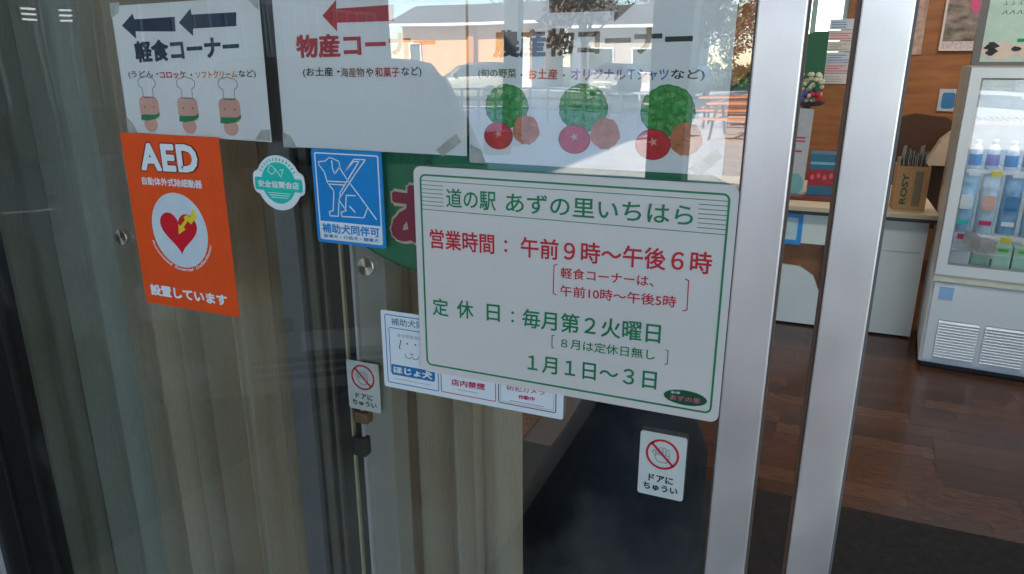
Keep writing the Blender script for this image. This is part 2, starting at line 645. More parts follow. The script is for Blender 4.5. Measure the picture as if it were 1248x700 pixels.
# ------------------------------------------------------------------ glass doors
d = thing('glass_door', 'aluminium framed glass door covered in notices left of the entrance gap', 'door', (-0.85, 0, 0))
obj('glass_pane', bx(-1.52, -0.078, 0.0, 0.006, 0.09, 2.25), GLASS, d)
st = new_bm()
box(st, -0.0795, -0.0275, -0.004, 0.034, 0.0, 2.33, bev=0.002)
obj('closing_stile', st, ALU, d)
st = new_bm()
box(st, -0.0815, -0.0797, -0.002, 0.030, 0.09, 2.25)
box(st, -0.0273, -0.0245, 0.004, 0.030, 0.0, 2.3)
obj('gasket', st, mat('gasket_brown', (0.10, 0.07, 0.06), 0.5), d)
st = new_bm()
box(st, -1.60, -1.52, -0.012, 0.03, 0.0, 2.33, bev=0.002)
obj('hanging_stile', st, BRONZE, d)
obj('bottom_rail', bx(-1.52, -0.08, -0.003, 0.033, 0.0, 0.09), ALU, d)
obj('top_rail', bx(-1.52, -0.08, -0.003, 0.033, 2.25, 2.33), ALU, d)
for (x, z) in ((-1.132, 1.202), (-0.616, 1.203)):
    k = lathe(new_bm(), [(0.0105, 0.0), (0.0105, -0.003), (0.0142, -0.0034), (0.0145, -0.0060), (0.0136, -0.0072), (0.0001, -0.0073)], (0, 0, 0), 'y', 32)
    obj('fixing_cap', k, STEEL, d, sm=True, world=False, loc=(x + 0.85, -0.0002, z))

jm = thing('door_jamb', 'dark bronze door frame post at the far left of the glass', 'door frame', (-1.66, 0, 0))
obj('post', bx(-1.69, -1.603, -0.022, 0.06, 0.0, 2.35, bev=0.003), BRONZE, jm)
obj('trim', bx(-1.697, -1.690, -0.032, 0.02, 0.0, 2.35), ALUD, jm)

d2 = thing('meeting_post', 'silver and black upright of the second door behind the notice covered glass', 'door frame', (-0.73, 0.06, 0))
def strip(x0, x1, y0, m, name='strip', z0=0.0, z1=2.33):
    obj(name, bx(x0, x1, y0, 0.10, z0, z1, bev=0.0008), m, d2)
strip(-0.822, -0.780, 0.040, mat('dull_aluminium', (0.19, 0.185, 0.19), 0.45, 0.4, 0.08, 14, 0, 200, 0.5, (60, 60, 1.5)), 'silver_stile')
strip(-0.7775, -0.768, 0.050, RUBBER, 'gasket')
strip(-0.7675, -0.7520, 0.046, mat('olive_strip', (0.10, 0.09, 0.07), 0.5), 'inner_stile')
strip(-0.7515, -0.7400, 0.052, BRONZE, 'gasket')
strip(-0.7395, -0.7340, 0.048, mat('olive_strip', (0, 0, 0)), 'inner_stile')
strip(-0.7335, -0.7060, 0.056, RUBBER, 'brush_seal')
strip(-0.7055, -0.7010, 0.050, mat('beige_line', (0.42, 0.36, 0.22), 0.5), 'inner_stile')
strip(-0.7005, -0.6800, 0.056, RUBBER, 'brush_seal')
strip(-0.6795, -0.6745, 0.044, ALUD, 'silver_edge')
strip(-0.6740, -0.6200, 0.052, mat('grey_beige_panel', (0.30, 0.29, 0.24), 0.45, 0.1, 0.06, 10), 'edge_panel')
obj('latch', bx(-0.695, -0.668, 0.034, 0.056, 0.84, 0.875, bev=0.003), RUBBER, d2)
obj('latch', bx(-0.688, -0.660, 0.034, 0.056, 0.905, 0.925, bev=0.003), mat('latch_brown', (0.20, 0.10, 0.05), 0.5), d2)

d3 = thing('door_post', 'tall silver aluminium post right of the narrow gap, at the edge of the open entrance', 'door frame', (0.055, 0.09, 0))
obj('leading_stile', bx(0.0275, 0.0825, 0.068, 0.108, 0.0, 2.33, bev=0.002), ALU, d3)
st = new_bm()
box(st, 0.0225, 0.0272, 0.072, 0.104, 0.0, 2.32)
obj('gasket', st, mat('gasket_reddish', (0.11, 0.06, 0.04), 0.5), d3)
obj('edge_seal', bx(0.0827, 0.0862, 0.074, 0.102, 0.0, 2.32), mat('gasket_grey', (0.12, 0.12, 0.12), 0.5), d3)

# ------------------------------------------------------------------ curtains
def curtain(x0, x1, y, label, seed, amp=0.075, per=0.085, cm=None):
    rnd = random.Random(seed)
    bm = new_bm()
    pts = []
    x = x0
    while x < x1:
        p = per * rnd.uniform(0.7, 1.5)
        a = amp * rnd.uniform(0.6, 1.3)
        n = 12
        lean = rnd.uniform(0.45, 0.75)
        for k in range(n):
            u = k / n
            w = (u / lean) ** 0.45 if u < lean else (1 - (u - lean) / (1 - lean)) ** 0.8
            pts.append((x + p * u + 0.25 * p * (1 - w) * (0.5 - u), y + a * (0.6 - w), a))
        x += p
    zs = [0.03, 0.3, 0.6, 0.9, 1.2, 1.5, 1.9, 2.3]
    cols = []
    for i, (px, py, a) in enumerate(pts):
        cols.append([bm.verts.new((px + 0.004 * math.sin(z * 2.2 + i * 0.05), py + (z - 1.2) * 0.004 * math.sin(i * 0.37), z)) for z in zs])
    for c0, c1 in zip(cols[:-1], cols[1:]):
        for k in range(len(zs) - 1):
            bm.faces.new((c0[k], c1[k], c1[k + 1], c0[k + 1]))
    bmesh.ops.solidify(bm, geom=bm.faces[:], thickness=0.002)
    o = obj('curtain', bm, cm or CURT, sm=True)
    return tag(o, label, 'curtain')


curtain(-1.45, -0.93, 0.22, 'beige pleated curtain behind the left part of the glass, below the first notice', 3)
curtain(-0.80, -0.52, 0.22, 'beige pleated curtain behind the glass below the white opening hours board', 11)
SAGE = mat('sage_curtain', (0.40, 0.45, 0.40), 0.85, 0, 0.08, 60, 0.15, 500, 0.1, (6, 6, 0.6))
curtain(-2.9, -1.47, 0.24, 'grey green pleated curtain at the far left of the glass, left of the orange notice', 21, 0.045, 0.11, SAGE)

t = thing('dark_filler', 'added blue black draped shape darkening the view behind the glass below the opening hours board', 'stand', (-0.30, 0.52, 0.0))  # made-up shape that keeps the glass below the board dark
rnd = random.Random(8)
bm = new_bm()
prof = [(0.012, 0.37), (0.10, 0.36), (0.22, 0.345), (0.36, 0.315), (0.48, 0.275), (0.60, 0.222), (0.70, 0.165), (0.78, 0.125), (0.84, 0.10), (0.875, 0.07), (0.885, 0.02)]
rings = []
N = 64
for z, rl_ in prof:
    rg = []
    for k in range(N):
        a = 2 * PI * k / N
        fold = 1 + 0.035 * (1 - z / 0.9) * math.sin(a * 9 + z * 1.5) + 0.015 * (1 - z / 0.9) * math.sin(a * 17)
        rx = rl_ if math.cos(a) < 0 else min(rl_, 0.155)
        rg.append(bm.verts.new((-0.30 + rx * fold * math.cos(a), 0.52 + min(rl_, 0.17) * fold * math.sin(a), z)))
    rings.append(rg)
for q, w in zip(rings[:-1], rings[1:]):
    for k in range(N):
        bm.faces.new((q[k], q[(k + 1) % N], w[(k + 1) % N], w[k]))
bm.faces.new(rings[-1])
obj('cloth', bm, mat('filler_blue_black', (0.008, 0.011, 0.017), 0.75, 0, 0.2, 20, 0.2, 150, 0.3), t, sm=True)
obj('top_edge', tube(new_bm(), [(-0.30 + 0.11 * math.cos(2 * PI * k / 24), 0.52 + 0.11 * math.sin(2 * PI * k / 24), 0.838) for k in range(25)], 0.006, 6), BLACK, t, sm=True)

# ------------------------------------------------------------------ opening hours board
def letter(key, s, m, par, y, h=None, bold=0.0, dz=0.0, spacing=1.0):
    x0, z0, x1, z1, hh = key
    return text(s, x0, z0 + dz, x1, z1 + dz, h or hh, y, m, par, bold, spacing)


p = thing('opening_hours_board', 'large white opening hours board with green border and red and green lettering', 'sign', (-0.302, -0.001, 1.0465))
PX0, PX1, PZ0, PZ1 = -0.5265, -0.0805, 1.0465, 1.3605
obj('board', prism(new_bm(), rr(PX0, PX1, PZ0, PZ1, 0.011, 8), -0.0042, -0.0002), mat('board_white', (0.74, 0.68, 0.64), 0.35, 0, 0.02, 12), p)
y0, y1 = -0.0047, -0.0042
obj('border_line', rrline(new_bm(), -0.5165, -0.0897, 1.0575, 1.3503, 0.009, 0.0026, y0, y1), GREEN, p)
bm = new_bm()
for z, w in ((1.3405, 0.0009), (1.2992, 0.0009)):
    box(bm, -0.5139, -0.0923, y0, y1, z, z + w)
for k in range(6):
    z = 1.3345 - k * 0.0058
    box(bm, -0.5139, -0.4800, y0, y1, z, z + 0.0009)
    box(bm, -0.1265, -0.0923, y0, y1, z, z + 0.0009)
obj('rule_lines', bm, GREEN, p)
yt = -0.0048
text('道の駅', -0.4747, 1.3053, -0.3980, 1.3057, 0.0275, yt, GREEN, p, 0.0012)
text('あずの里いちはら', -0.3835, 1.3057, -0.1319, 1.3070, 0.0265, yt, GREEN, p, 0.0012)
text('営業時間', -0.5030, 1.2431, -0.4010, 1.2440, 0.0290, yt, RED, p, 0.0016)
text('：', -0.3860, 1.2490, -0.3812, 1.2490, 0.0170, yt, RED, p, 0.0012)
text('午前９時～午後６時', -0.3615, 1.2443, -0.1050, 1.2474, 0.0290, yt, RED, p, 0.0016)
letter((-0.3027, 1.2206, -0.1759, 1.2228, 0.0154), '軽食コーナーは、', RED, p, yt, bold=0.0010)
letter((-0.3028, 1.1950, -0.1453, 1.1985, 0.0160), '午前10時～午後5時', RED, p, yt, bold=0.0010)
obj('bracket', stroke(new_bm(), [(-0.3080, 1.2392), (-0.3125, 1.2375), (-0.3130, 1.1975), (-0.3085, 1.1958)], 0.0012, y0, y1), RED, p)
obj('bracket', stroke(new_bm(), [(-0.1360, 1.2382), (-0.1318, 1.2365), (-0.1312, 1.1975), (-0.1358, 1.1955)], 0.0012, y0, y1), RED, p)
text('定', -0.5022, 1.1404, -0.4760, 1.1406, 0.0275, yt, GREEN, p, 0.0014)
text('休', -0.4620, 1.1420, -0.4350, 1.1425, 0.0275, yt, GREEN, p, 0.0014)
text('日', -0.4140, 1.1440, -0.3930, 1.1445, 0.0255, yt, GREEN, p, 0.0014)
text('：', -0.3755, 1.1465, -0.3712, 1.1465, 0.0170, yt, GREEN, p, 0.0012)
text('毎月第２火曜日', -0.3585, 1.1415, -0.1626, 1.1460, 0.0285, yt, GREEN, p, 0.0014)
text('８月は定休日無し', -0.3001, 1.1190, -0.1682, 1.1215, 0.0150, yt, GREEN, p, 0.0008)
obj('bracket', stroke(new_bm(), [(-0.3105, 1.1362), (-0.3135, 1.1350), (-0.3135, 1.1180), (-0.3105, 1.1168)], 0.0011, y0, y1), GREEN, p)
obj('bracket', stroke(new_bm(), [(-0.1545, 1.1388), (-0.1515, 1.1376), (-0.1515, 1.1190), (-0.1545, 1.1178)], 0.0011, y0, y1), GREEN, p)
text('１月１日～３日', -0.3500, 1.0757, -0.1639, 1.0792, 0.0262, yt, GREEN, p, 0.0014)
lg = obj('shop_emblem', prism(new_bm(), ell(-0.1249, 1.0748, 0.0285, 0.0108), -0.0047, -0.0042), mat('emblem_green', (0.008, 0.085, 0.04), 0.4), p)
obj('emblem_rim', ring(new_bm(), ell(-0.1249, 1.0748, 0.0285, 0.0108), ell(-0.1249, 1.0748, 0.0277, 0.0100), -0.0049, -0.0047), SCARF, lg)
text('あずの里', -0.1450, 1.0690, -0.1050, 1.0702, 0.0072, -0.0050, mat('emblem_pink', (0.75, 0.16, 0.22), 0.4), lg, 0.0008)
text('道の駅', -0.1440, 1.0783, -0.1320, 1.0790, 0.0036, -0.0050, STICK, lg, 0.002)

# ------------------------------------------------------------------ AED notice
p = thing('aed_notice', 'orange AED notice with a red heart in a white circle, on the glass', 'sign', (-0.990, -0.001, 1.0827))
obj('sheet', prism(new_bm(), rr(-1.0990, -0.8830, 1.0830, 1.3868, 0.0015, 2), -0.0012, -0.0002), ORANGE, p)
yt = -0.0018
text('AED', -1.0640, 1.3228, -0.9280, 1.3252, 0.0505, -0.0014, mat('aed_outline', (0.10, 0.012, 0.01), 0.5), p, 0.0075, 1.10)
text('AED', -1.0605, 1.3248, -0.9315, 1.3272, 0.0465, yt, STICK, p, 0.0045, 1.10)
text('自動体外式除細動器', -1.0638, 1.3003, -0.9290, 1.3019, 0.0140, yt, STICK, p, 0.0022)
obj('disc', prism(new_bm(), ell(-0.9935, 1.2253, 0.0625, 0.0655), -0.0015, -0.0012), mat('disc_white', (0.60, 0.67, 0.72), 0.4), p)
hp = []
for k in range(48):
    a = 2 * PI * k / 48
    hx = 16 * math.sin(a) ** 3
    hz = 13 * math.cos(a) - 5 * math.cos(2 * a) - 2 * math.cos(3 * a) - math.cos(4 * a)
    hp.append((-0.9940 + hx / 16 * 0.0415, 1.2215 + hz / 17 * 0.0430 + 0.004))
obj('heart', prism(new_bm(), hp, -0.0019, -0.0015), HEART, p)
bolt = [(-0.9554, 1.267), (-0.9494, 1.2531), (-0.9643, 1.2389), (-0.971, 1.2442), (-0.9823, 1.2325), (-0.9785, 1.2290), (-0.9949, 1.2190), (-0.9935, 1.2370), (-0.9890, 1.2340), (-0.9765, 1.246), (-0.9791, 1.2507), (-0.9691, 1.2547), (-0.9657, 1.2501)]
obj('lightning_bolt', prism(new_bm(), bolt, -0.0023, -0.0019), YELLOW, p)
arc_text('Automated  External  Defibrillator', -0.9935, 1.2253, 0.0715, 198, 345, 0.0052, yt, STICK, p, 0.002)
text('設置しています', -1.0835, 1.0992, -0.9054, 1.0997, 0.0215, yt, STICK, p, 0.0045)

# ------------------------------------------------------------------ round mint badge
p = thing('mint_badge', 'small round white and mint green certification sticker between the orange and blue signs', 'sticker', (-0.771, -0.001, 1.276))
cx, cz = -0.7710, 1.3208
out = []
for k in range(72):
    a = 2 * PI * k / 72
    r = 0.0430
    e = abs(math.cos(a))
    if e > 0.955:
        r = 0.0500
    elif e > 0.90:
        r = 0.0430 + (e - 0.90) / 0.055 * 0.0070
    out.append((cx + r * math.cos(a), cz + r * math.sin(a)))
obj('base', prism(new_bm(), out, -0.0012, -0.0002), STICK, p)
obj('disc', prism(new_bm(), ell(cx, cz, 0.0325, 0.0325), -0.0015, -0.0012), MINT, p)
obj('ribbon', prism(new_bm(), rr(cx - 0.0460, cx + 0.0460, cz - 0.0125, cz + 0.0080, 0.004, 4), -0.0018, -0.0015), MINT, p)
text('安全協賛会店', cx - 0.0400, cz - 0.0080, cx + 0.0400, cz - 0.0080, 0.0115, -0.0021, STICK, p, 0.003)
bm = new_bm()
stroke(bm, [(cx - 0.016, cz + 0.024), (cx - 0.018, cz + 0.017), (cx - 0.011, cz + 0.013), (cx - 0.004, cz + 0.018), (cx - 0.007, cz + 0.025), (cx - 0.013, cz + 0.027)], 0.0012, -0.0018, -0.0015, True)
obj('dog_drawing', bm, STICK, p)
bm = new_bm()
stroke(bm, [(cx - 0.004, cz + 0.022), (cx + 0.006, cz + 0.010), (cx + 0.012, cz + 0.022), (cx + 0.004, cz + 0.020)], 0.0012, -0.0018, -0.0015)
obj('heart_drawing', bm, STICK, p)
bm = new_bm()
for k in range(3):
    box(bm, cx - 0.022 + 0.003 * k, cx + 0.022 - 0.003 * k, -0.0018, -0.0015, cz - 0.0165 - 0.0035 * k, cz - 0.0155 - 0.0035 * k)
obj('small_print', bm, STICK, p)
bm = new_bm()
for k in range(13):
    a = R(150 - 10 * k)
    stroke(bm, [(cx + q * math.cos(a), cz + q * math.sin(a)) for q in (0.0355, 0.0385)], 0.0022, -0.0018, -0.0015)
obj('rim_print', bm, MINT, p)

# ------------------------------------------------------------------ blue assistance dog sign
p = thing('assistance_dog_sign', 'bright blue sign with a white outline dog in harness, on the glass', 'sign', (-0.645, -0.001, 1.2345))
obj('sheet', prism(new_bm(), rr(-0.7040, -0.5805, 1.2335, 1.3772, 0.004, 5), -0.0014, -0.0002), BLUE, p)
bm = new_bm()
rrline(bm, -0.6985, -0.5855, 1.2385, 1.3722, 0.003, 0.0020, -0.0018, -0.0014)
obj('border_line', bm, STICK, p)
obj('white_band', bx(-0.6968, -0.5872, -0.0018, -0.0014, 1.2402, 1.2675), STICK, p)
text('補助犬同伴可', -0.6940, 1.2492, -0.5900, 1.2500, 0.0150, -0.0021, BLUE, p, 0.003)
text('盲導犬・介助犬・聴導犬', -0.6920, 1.2415, -0.5920, 1.2420, 0.0060, -0.0021, BLUE2, p, 0.002)
DG = dict(
    a=[(-0.6778, 1.327), (-0.6822, 1.3433), (-0.6906, 1.3528), (-0.6914, 1.3582), (-0.6793, 1.3595), (-0.6722, 1.3651), (-0.6644, 1.3639), (-0.6542, 1.3601), (-0.6536, 1.3525), (-0.6638, 1.341), (-0.667, 1.3496), (-0.6673, 1.3605)],
    b=[(-0.6549, 1.3524), (-0.6409, 1.3325), (-0.6218, 1.3107), (-0.5945, 1.2773)],
    c=[(-0.6775, 1.3296), (-0.6437, 1.3301)], d=[(-0.6763, 1.3253), (-0.648, 1.3255)],
    e=[(-0.628, 1.3646), (-0.6076, 1.3652), (-0.6271, 1.3431), (-0.6561, 1.3072), (-0.6569, 1.3127), (-0.6193, 1.3618), (-0.6283, 1.3614), (-0.6464, 1.3442), (-0.628, 1.3646)],
    f=[(-0.6763, 1.3253), (-0.6673, 1.3154), (-0.6713, 1.2847), (-0.6782, 1.2831), (-0.678, 1.2763), (-0.6626, 1.2768), (-0.6594, 1.2992), (-0.6573, 1.3082)],
    g=[(-0.658, 1.3004), (-0.6472, 1.2866), (-0.6567, 1.2836), (-0.6559, 1.2769), (-0.6164, 1.2782), (-0.6088, 1.2939)],
    h=[(-0.6481, 1.291), (-0.6453, 1.3102), (-0.6296, 1.3106)], i=[(-0.6408, 1.2938), (-0.6315, 1.2855)])
bm = new_bm()
for v in DG.values():
    stroke(bm, v, 0.0017, -0.0018, -0.0014)
obj('dog_outline', bm, STICK, p)

# ------------------------------------------------------------------ triple sticker strip under the board
p = thing('triple_sticker', 'white strip of three small notices half hidden behind the opening hours board', 'sticker', (-0.446, -0.0002, 1.0057))
obj('sheet', prism(new_bm(), rr(-0.5975, -0.2960, 1.0055, 1.1350, 0.004, 5), -0.00018, 0.0), STICK, p)
y0, y1 = -0.0004, -0.00018
bm = new_bm()
rrline(bm, -0.5908, -0.4985, 1.0135, 1.1290, 0.003, 0.0014, y0, y1)
rrline(bm, -0.5845, -0.5050, 1.0310, 1.1080, 0.003, 0.0012, y0, y1)
obj('frame_lines', bm, BLUE2, p)
obj('blue_band', prism(new_bm(), rr(-0.5825, -0.5060, 1.0285, 1.0462, 0.002, 3), -0.0005, y1), BLUE2, p)
text('ほじょ犬', -0.5790, 1.0315, -0.5095, 1.0318, 0.0125, -0.0007, STICK, p, 0.005)
text('補助犬同伴', -0.5790, 1.1125, -0.5060, 1.1135, 0.0115, -0.0005, mat('sticker_grey_blue', (0.12, 0.20, 0.32), 0.5), p, 0.001)
text('身体障害者補助犬', -0.5700, 1.0935, -0.5090, 1.0940, 0.0060, -0.0005, GREY, p)
bm = new_bm()
for x in (-0.5520, -0.5375):
    prism(bm, ell(x, 1.0850, 0.0013, 0.0018, 10), y0, y1)
stroke(bm, [(-0.5570, 1.0670), (-0.5550, 1.0615), (-0.5495, 1.0600), (-0.5445, 1.0635), (-0.5400, 1.0600), (-0.5345, 1.0615), (-0.5325, 1.0665)], 0.0010, y0, y1)
stroke(bm, [(-0.5630, 1.0890), (-0.5665, 1.0760), (-0.5650, 1.0740)], 0.0016, y0, y1)
stroke(bm, [(-0.5290, 1.0890), (-0.5260, 1.0780)], 0.0012, y0, y1)
stroke(bm, [(-0.5468, 1.0680), (-0.5425, 1.0680)], 0.0016, y0, y1)
obj('dog_face', bm, mat('face_grey', (0.08, 0.11, 0.15), 0.5), p)
obj('small_print', bx(-0.578, -0.512, y0, y1, 1.0215, 1.0222), GREY, p)
bm = new_bm()
rrline(bm, -0.4950, -0.4020, 1.0140, 1.1290, 0.003, 0.0013, y0, y1)
obj('frame_lines', bm, CRIM, p)
text('店内禁煙', -0.4770, 1.0285, -0.4200, 1.0300, 0.0108, -0.0005, CRIM, p, 0.0025)
obj('small_print', bx(-0.467, -0.433, y0, y1, 1.0225, 1.0233), GREY, p)
bm = new_bm()
rrline(bm, -0.3985, -0.3068, 1.0140, 1.1290, 0.003, 0.0013, y0, y1)
obj('frame_lines', bm, BLACK, p)
obj('inner_line', rrline(new_bm(), -0.3950, -0.3105, 1.0172, 1.1260, 0.003, 0.0006, y0, y1), GREY, p)
text('防犯カメラ', -0.3840, 1.0375, -0.3245, 1.0390, 0.0095, -0.0005, CRIM, p, 0.0012)
text('作動中', -0.3660, 1.0262, -0.3400, 1.0270, 0.0070, -0.0005, CRIM, p, 0.003)
obj('small_print', bx(-0.380, -0.326, y0, y1, 1.0203, 1.0211), CRIM, p)

# ------------------------------------------------------------------ mind the door stickers
def hand_sticker(x, y, z, w, h, label):
    p = thing('hand_warning_sticker', label, 'sticker', (x, y, z))
    o = obj('sheet', prism(new_bm(), rr(-w / 2, w / 2, 0, h, 0.004, 5), -0.0010, 0.0), mat('sticker_pale', (0.66, 0.67, 0.64), 0.4), p, world=False)
    cz, r = h * 0.685, w * 0.36
    wp = wloc(p)
    bm = new_bm()
    ring(bm, ell(0, cz, r, r), ell(0, cz, r - 0.0030, r - 0.0030), -0.0018, -0.0014)
    stroke(bm, [(-r * 0.66, cz + r * 0.66), (r * 0.66, cz - r * 0.66)], 0.0030, -0.0018, -0.0014)
    obj('prohibition_ring', bm, RED, p, world=False)
    bm = new_bm()
    for k, (fx, top) in enumerate(((-0.0075, 0.006), (-0.0025, 0.0105), (0.0025, 0.011), (0.0072, 0.0085))):
        rrline(bm, fx - 0.0019, fx + 0.0019, cz - 0.002, cz + top, 0.0016, 0.0005, -0.0013, -0.0010, 3)
    stroke(bm, [(-0.0095, cz - 0.002), (-0.010, cz - 0.007), (-0.005, cz - 0.0125), (0.006, cz - 0.0125), (0.0095, cz - 0.006), (0.0092, cz)], 0.0007, -0.0013, -0.0010)
    stroke(bm, [(-0.0095, cz - 0.004), (-0.0145, cz + 0.002), (-0.0125, cz + 0.005), (-0.0080, cz)], 0.0007, -0.0013, -0.0010)
    obj('hand_drawing', bm, mat('hand_grey', (0.07, 0.10, 0.09), 0.5), p, world=False)
    text('ドアに', wp.x - w * 0.27, wp.z + h * 0.232, wp.x + w * 0.27, wp.z + h * 0.232, h * 0.115, wp.y - 0.0013, BLACK, p, 0.003)
    text('ちゅうい', wp.x - w * 0.38, wp.z + h * 0.085, wp.x + w * 0.38, wp.z + h * 0.085, h * 0.115, wp.y - 0.0013, BLACK, p, 0.003)
    return p


hand_sticker(-0.1500, -0.0002, 0.9150, 0.0640, 0.0985, 'small white no touching hand sticker on the dark glass under the opening hours board')
hand_sticker(-0.6660, 0.0400, 0.9300, 0.0640, 0.0900, 'greyer no touching hand sticker on the door edge below the steel knob')

# ------------------------------------------------------------------ green oval shop board behind glass
p = thing('oval_shop_sign', 'large green oval shop sign with a red character, behind the opening hours board', 'sign', (-0.36, 0.022, 1.18))
obj('oval_board', prism(new_bm(), ell(-0.36, 1.292, 0.325, 0.115, 64), 0.018, 0.022), OVAL, p)
obj('oval_rim', ring(new_bm(), ell(-0.36, 1.292, 0.325, 0.115, 64), ell(-0.36, 1.292, 0.322, 0.112, 64), 0.0165, 0.018), mat('oval_rim', (0.004, 0.11, 0.05), 0.4), p)
text('あずの里', -0.585, 1.232, -0.14, 1.232, 0.105, 0.0172, CREAM, p, 0.010)
text('あずの里', -0.581, 1.236, -0.144, 1.236, 0.097, 0.0160, mat('oval_crimson', (0.36, 0.01, 0.06), 0.4), p, 0.005)
text('道の駅', -0.5800, 1.3600, -0.5050, 1.3590, 0.0210, 0.0150, mat('small_title_green', (0.02, 0.14, 0.07), 0.5), p, 0.003)

# ------------------------------------------------------------------ paper notices behind the glass
YS = 0.0095           # face of the sheets
def poster(x0, x1, z0, z1, label, dl=0.0):
    p = thing('paper_notice', label, 'notice', ((x0 + x1) / 2, YS + 0.0004, z0))
    bm = new_bm()
    prism(bm, [(x0, z0), (x1, z0 - dl), (x1 + 0.002, z1 + dl), (x0 + 0.002, z1)], YS, YS + 0.0004)
    obj('sheet', bm, PAPER, p)
    return p


def ptext(*a, **k):
    return text(*a, **k)


def tape(p, pts):
    obj('tape', prism(new_bm(), pts, YS - 0.0008, YS - 0.0005), TAPE, p)


YT, YA, YB = YS - 0.0004, YS - 0.0002, YS
p = poster(-1.0905, -0.7860, 1.3870, 1.5885, 'white notice with two navy arrows and a row of chef hats', 0.005)
obj('arrow', prism(new_bm(), [(-1.0693, 1.5582), (-1.0422, 1.5759), (-1.0392, 1.5672), (-0.9528, 1.5691), (-0.9548, 1.5474), (-1.0407, 1.5488), (-1.0417, 1.5374)], YA, YB), NAVY, p)
obj('arrow', prism(new_bm(), [(-0.9457, 1.5603), (-0.9181, 1.5806), (-0.9178, 1.5715), (-0.8289, 1.5729), (-0.8317, 1.5532), (-0.918, 1.5511), (-0.9196, 1.5401)], YA, YB), NAVY, p)
text('軽食コーナー', -1.0486, 1.5000, -0.8300, 1.5080, 0.0340, YT, NAVY, p, 0.0045)
text('(うどん・', -1.0708, 1.4748, -1.0040, 1.4758, 0.0125, YT, BLACK, p, 0.0015)
text('コロッケ', -1.0010, 1.4755, -0.9440, 1.4765, 0.0115, YT, DRED, p, 0.003)
text('・', -0.9350, 1.4805, -0.9310, 1.4805, 0.0030, YT, BLACK, p, 0.001)
text('ソフトクリーム', -0.9240, 1.4765, -0.8400, 1.4782, 0.0110, YT, OTXT, p, 0.003)
text('など)', -0.8370, 1.4770, -0.8034, 1.4775, 0.0125, YT, BLACK, p, 0.0015)
for k, x in enumerate((-1.0330, -0.9480, -0.8610)):
    bm = new_bm()
    hat = [(-0.011, -0.022), (-0.0115, -0.006), (-0.018, -0.002), (-0.0195, 0.006), (-0.014, 0.012), (-0.008, 0.0125), (0.000, 0.0155), (0.008, 0.0125), (0.014, 0.012), (0.0195, 0.006), (0.018, -0.002), (0.0115, -0.006), (0.011, -0.022)]
    stroke(bm, [(x + a, 1.4655 + c * 0.9) for a, c in hat], 0.0014, YA, YB, True)
    obj('chef_hat', bm, GREY, p)
    obj('round_face', prism(new_bm(), rr(x - 0.0235, x + 0.0200, 1.4100, 1.4470, 0.011, 5), YA, YB), PINK, p)
    obj('round_face', prism(new_bm(), ell(x - 0.003, 1.4020, 0.0150, 0.0130, 20), YA, YB), PINK, p)
    obj('neckerchief', prism(new_bm(), [(x - 0.022, 1.4175), (x + 0.012, 1.4180), (x + 0.020, 1.4225), (x + 0.019, 1.4165), (x + 0.008, 1.4105), (x - 0.010, 1.4075), (x - 0.024, 1.4085)], YT, YA), SCARF, p)
    bm = new_bm()
    for s in (-0.0115, 0.0085):
        prism(bm, ell(x + s, 1.4300, 0.0013, 0.0016, 8), YT, YA)
    obj('eye', bm, mat('clip_brown', (0.20, 0.05, 0.04), 0.5), p)
tape(p, [(-1.0920, 1.386), (-1.0690, 1.386), (-1.0780, 1.4030), (-1.0910, 1.4130)])
tape(p, [(-0.8180, 1.3845), (-0.7880, 1.3840), (-0.7870, 1.4010), (-0.8030, 1.4010)])
tape(p, [(-1.0900, 1.5700), (-1.0890, 1.5930), (-1.0660, 1.5930), (-1.0740, 1.5770)])
tape(p, [(-0.8080, 1.5920), (-0.7850, 1.5930), (-0.7860, 1.5750)])

p = poster(-0.7620, -0.4480, 1.3765, 1.6000, 'middle white notice with one red arrow and red heading')
obj('arrow', prism(new_bm(), [(-0.6731, 1.5644), (-0.6479, 1.5847), (-0.6489, 1.5731), (-0.5547, 1.5759), (-0.5558, 1.555), (-0.649, 1.5544), (-0.6497, 1.5427)], YA, YB), DRED, p)
text('物産コーナー', -0.7237, 1.5063, -0.4920, 1.5100, 0.0330, YT, DRED, p, 0.0040)
text('(お土産・', -0.7151, 1.4791, -0.6500, 1.4800, 0.0145, YT, BLACK, p, 0.0018)
text('海産物', -0.6480, 1.4800, -0.6080, 1.4806, 0.0135, YT, mat('text_brownish', (0.28, 0.12, 0.09), 0.5), p, 0.0018)
text('や', -0.6050, 1.4806, -0.5930, 1.4808, 0.0130, YT, BLACK, p, 0.0018)
text('和菓子', -0.5900, 1.4806, -0.5500, 1.4812, 0.0135, YT, DRED, p, 0.0018)
text('など)', -0.5470, 1.4808, -0.5150, 1.4814, 0.0140, YT, BLACK, p, 0.0018)
tape(p, [(-0.7630, 1.3755), (-0.7380, 1.3755), (-0.7480, 1.3930), (-0.7630, 1.3990)])
tape(p, [(-0.4960, 1.3830), (-0.4640, 1.4070), (-0.4560, 1.3960), (-0.4860, 1.3740)])

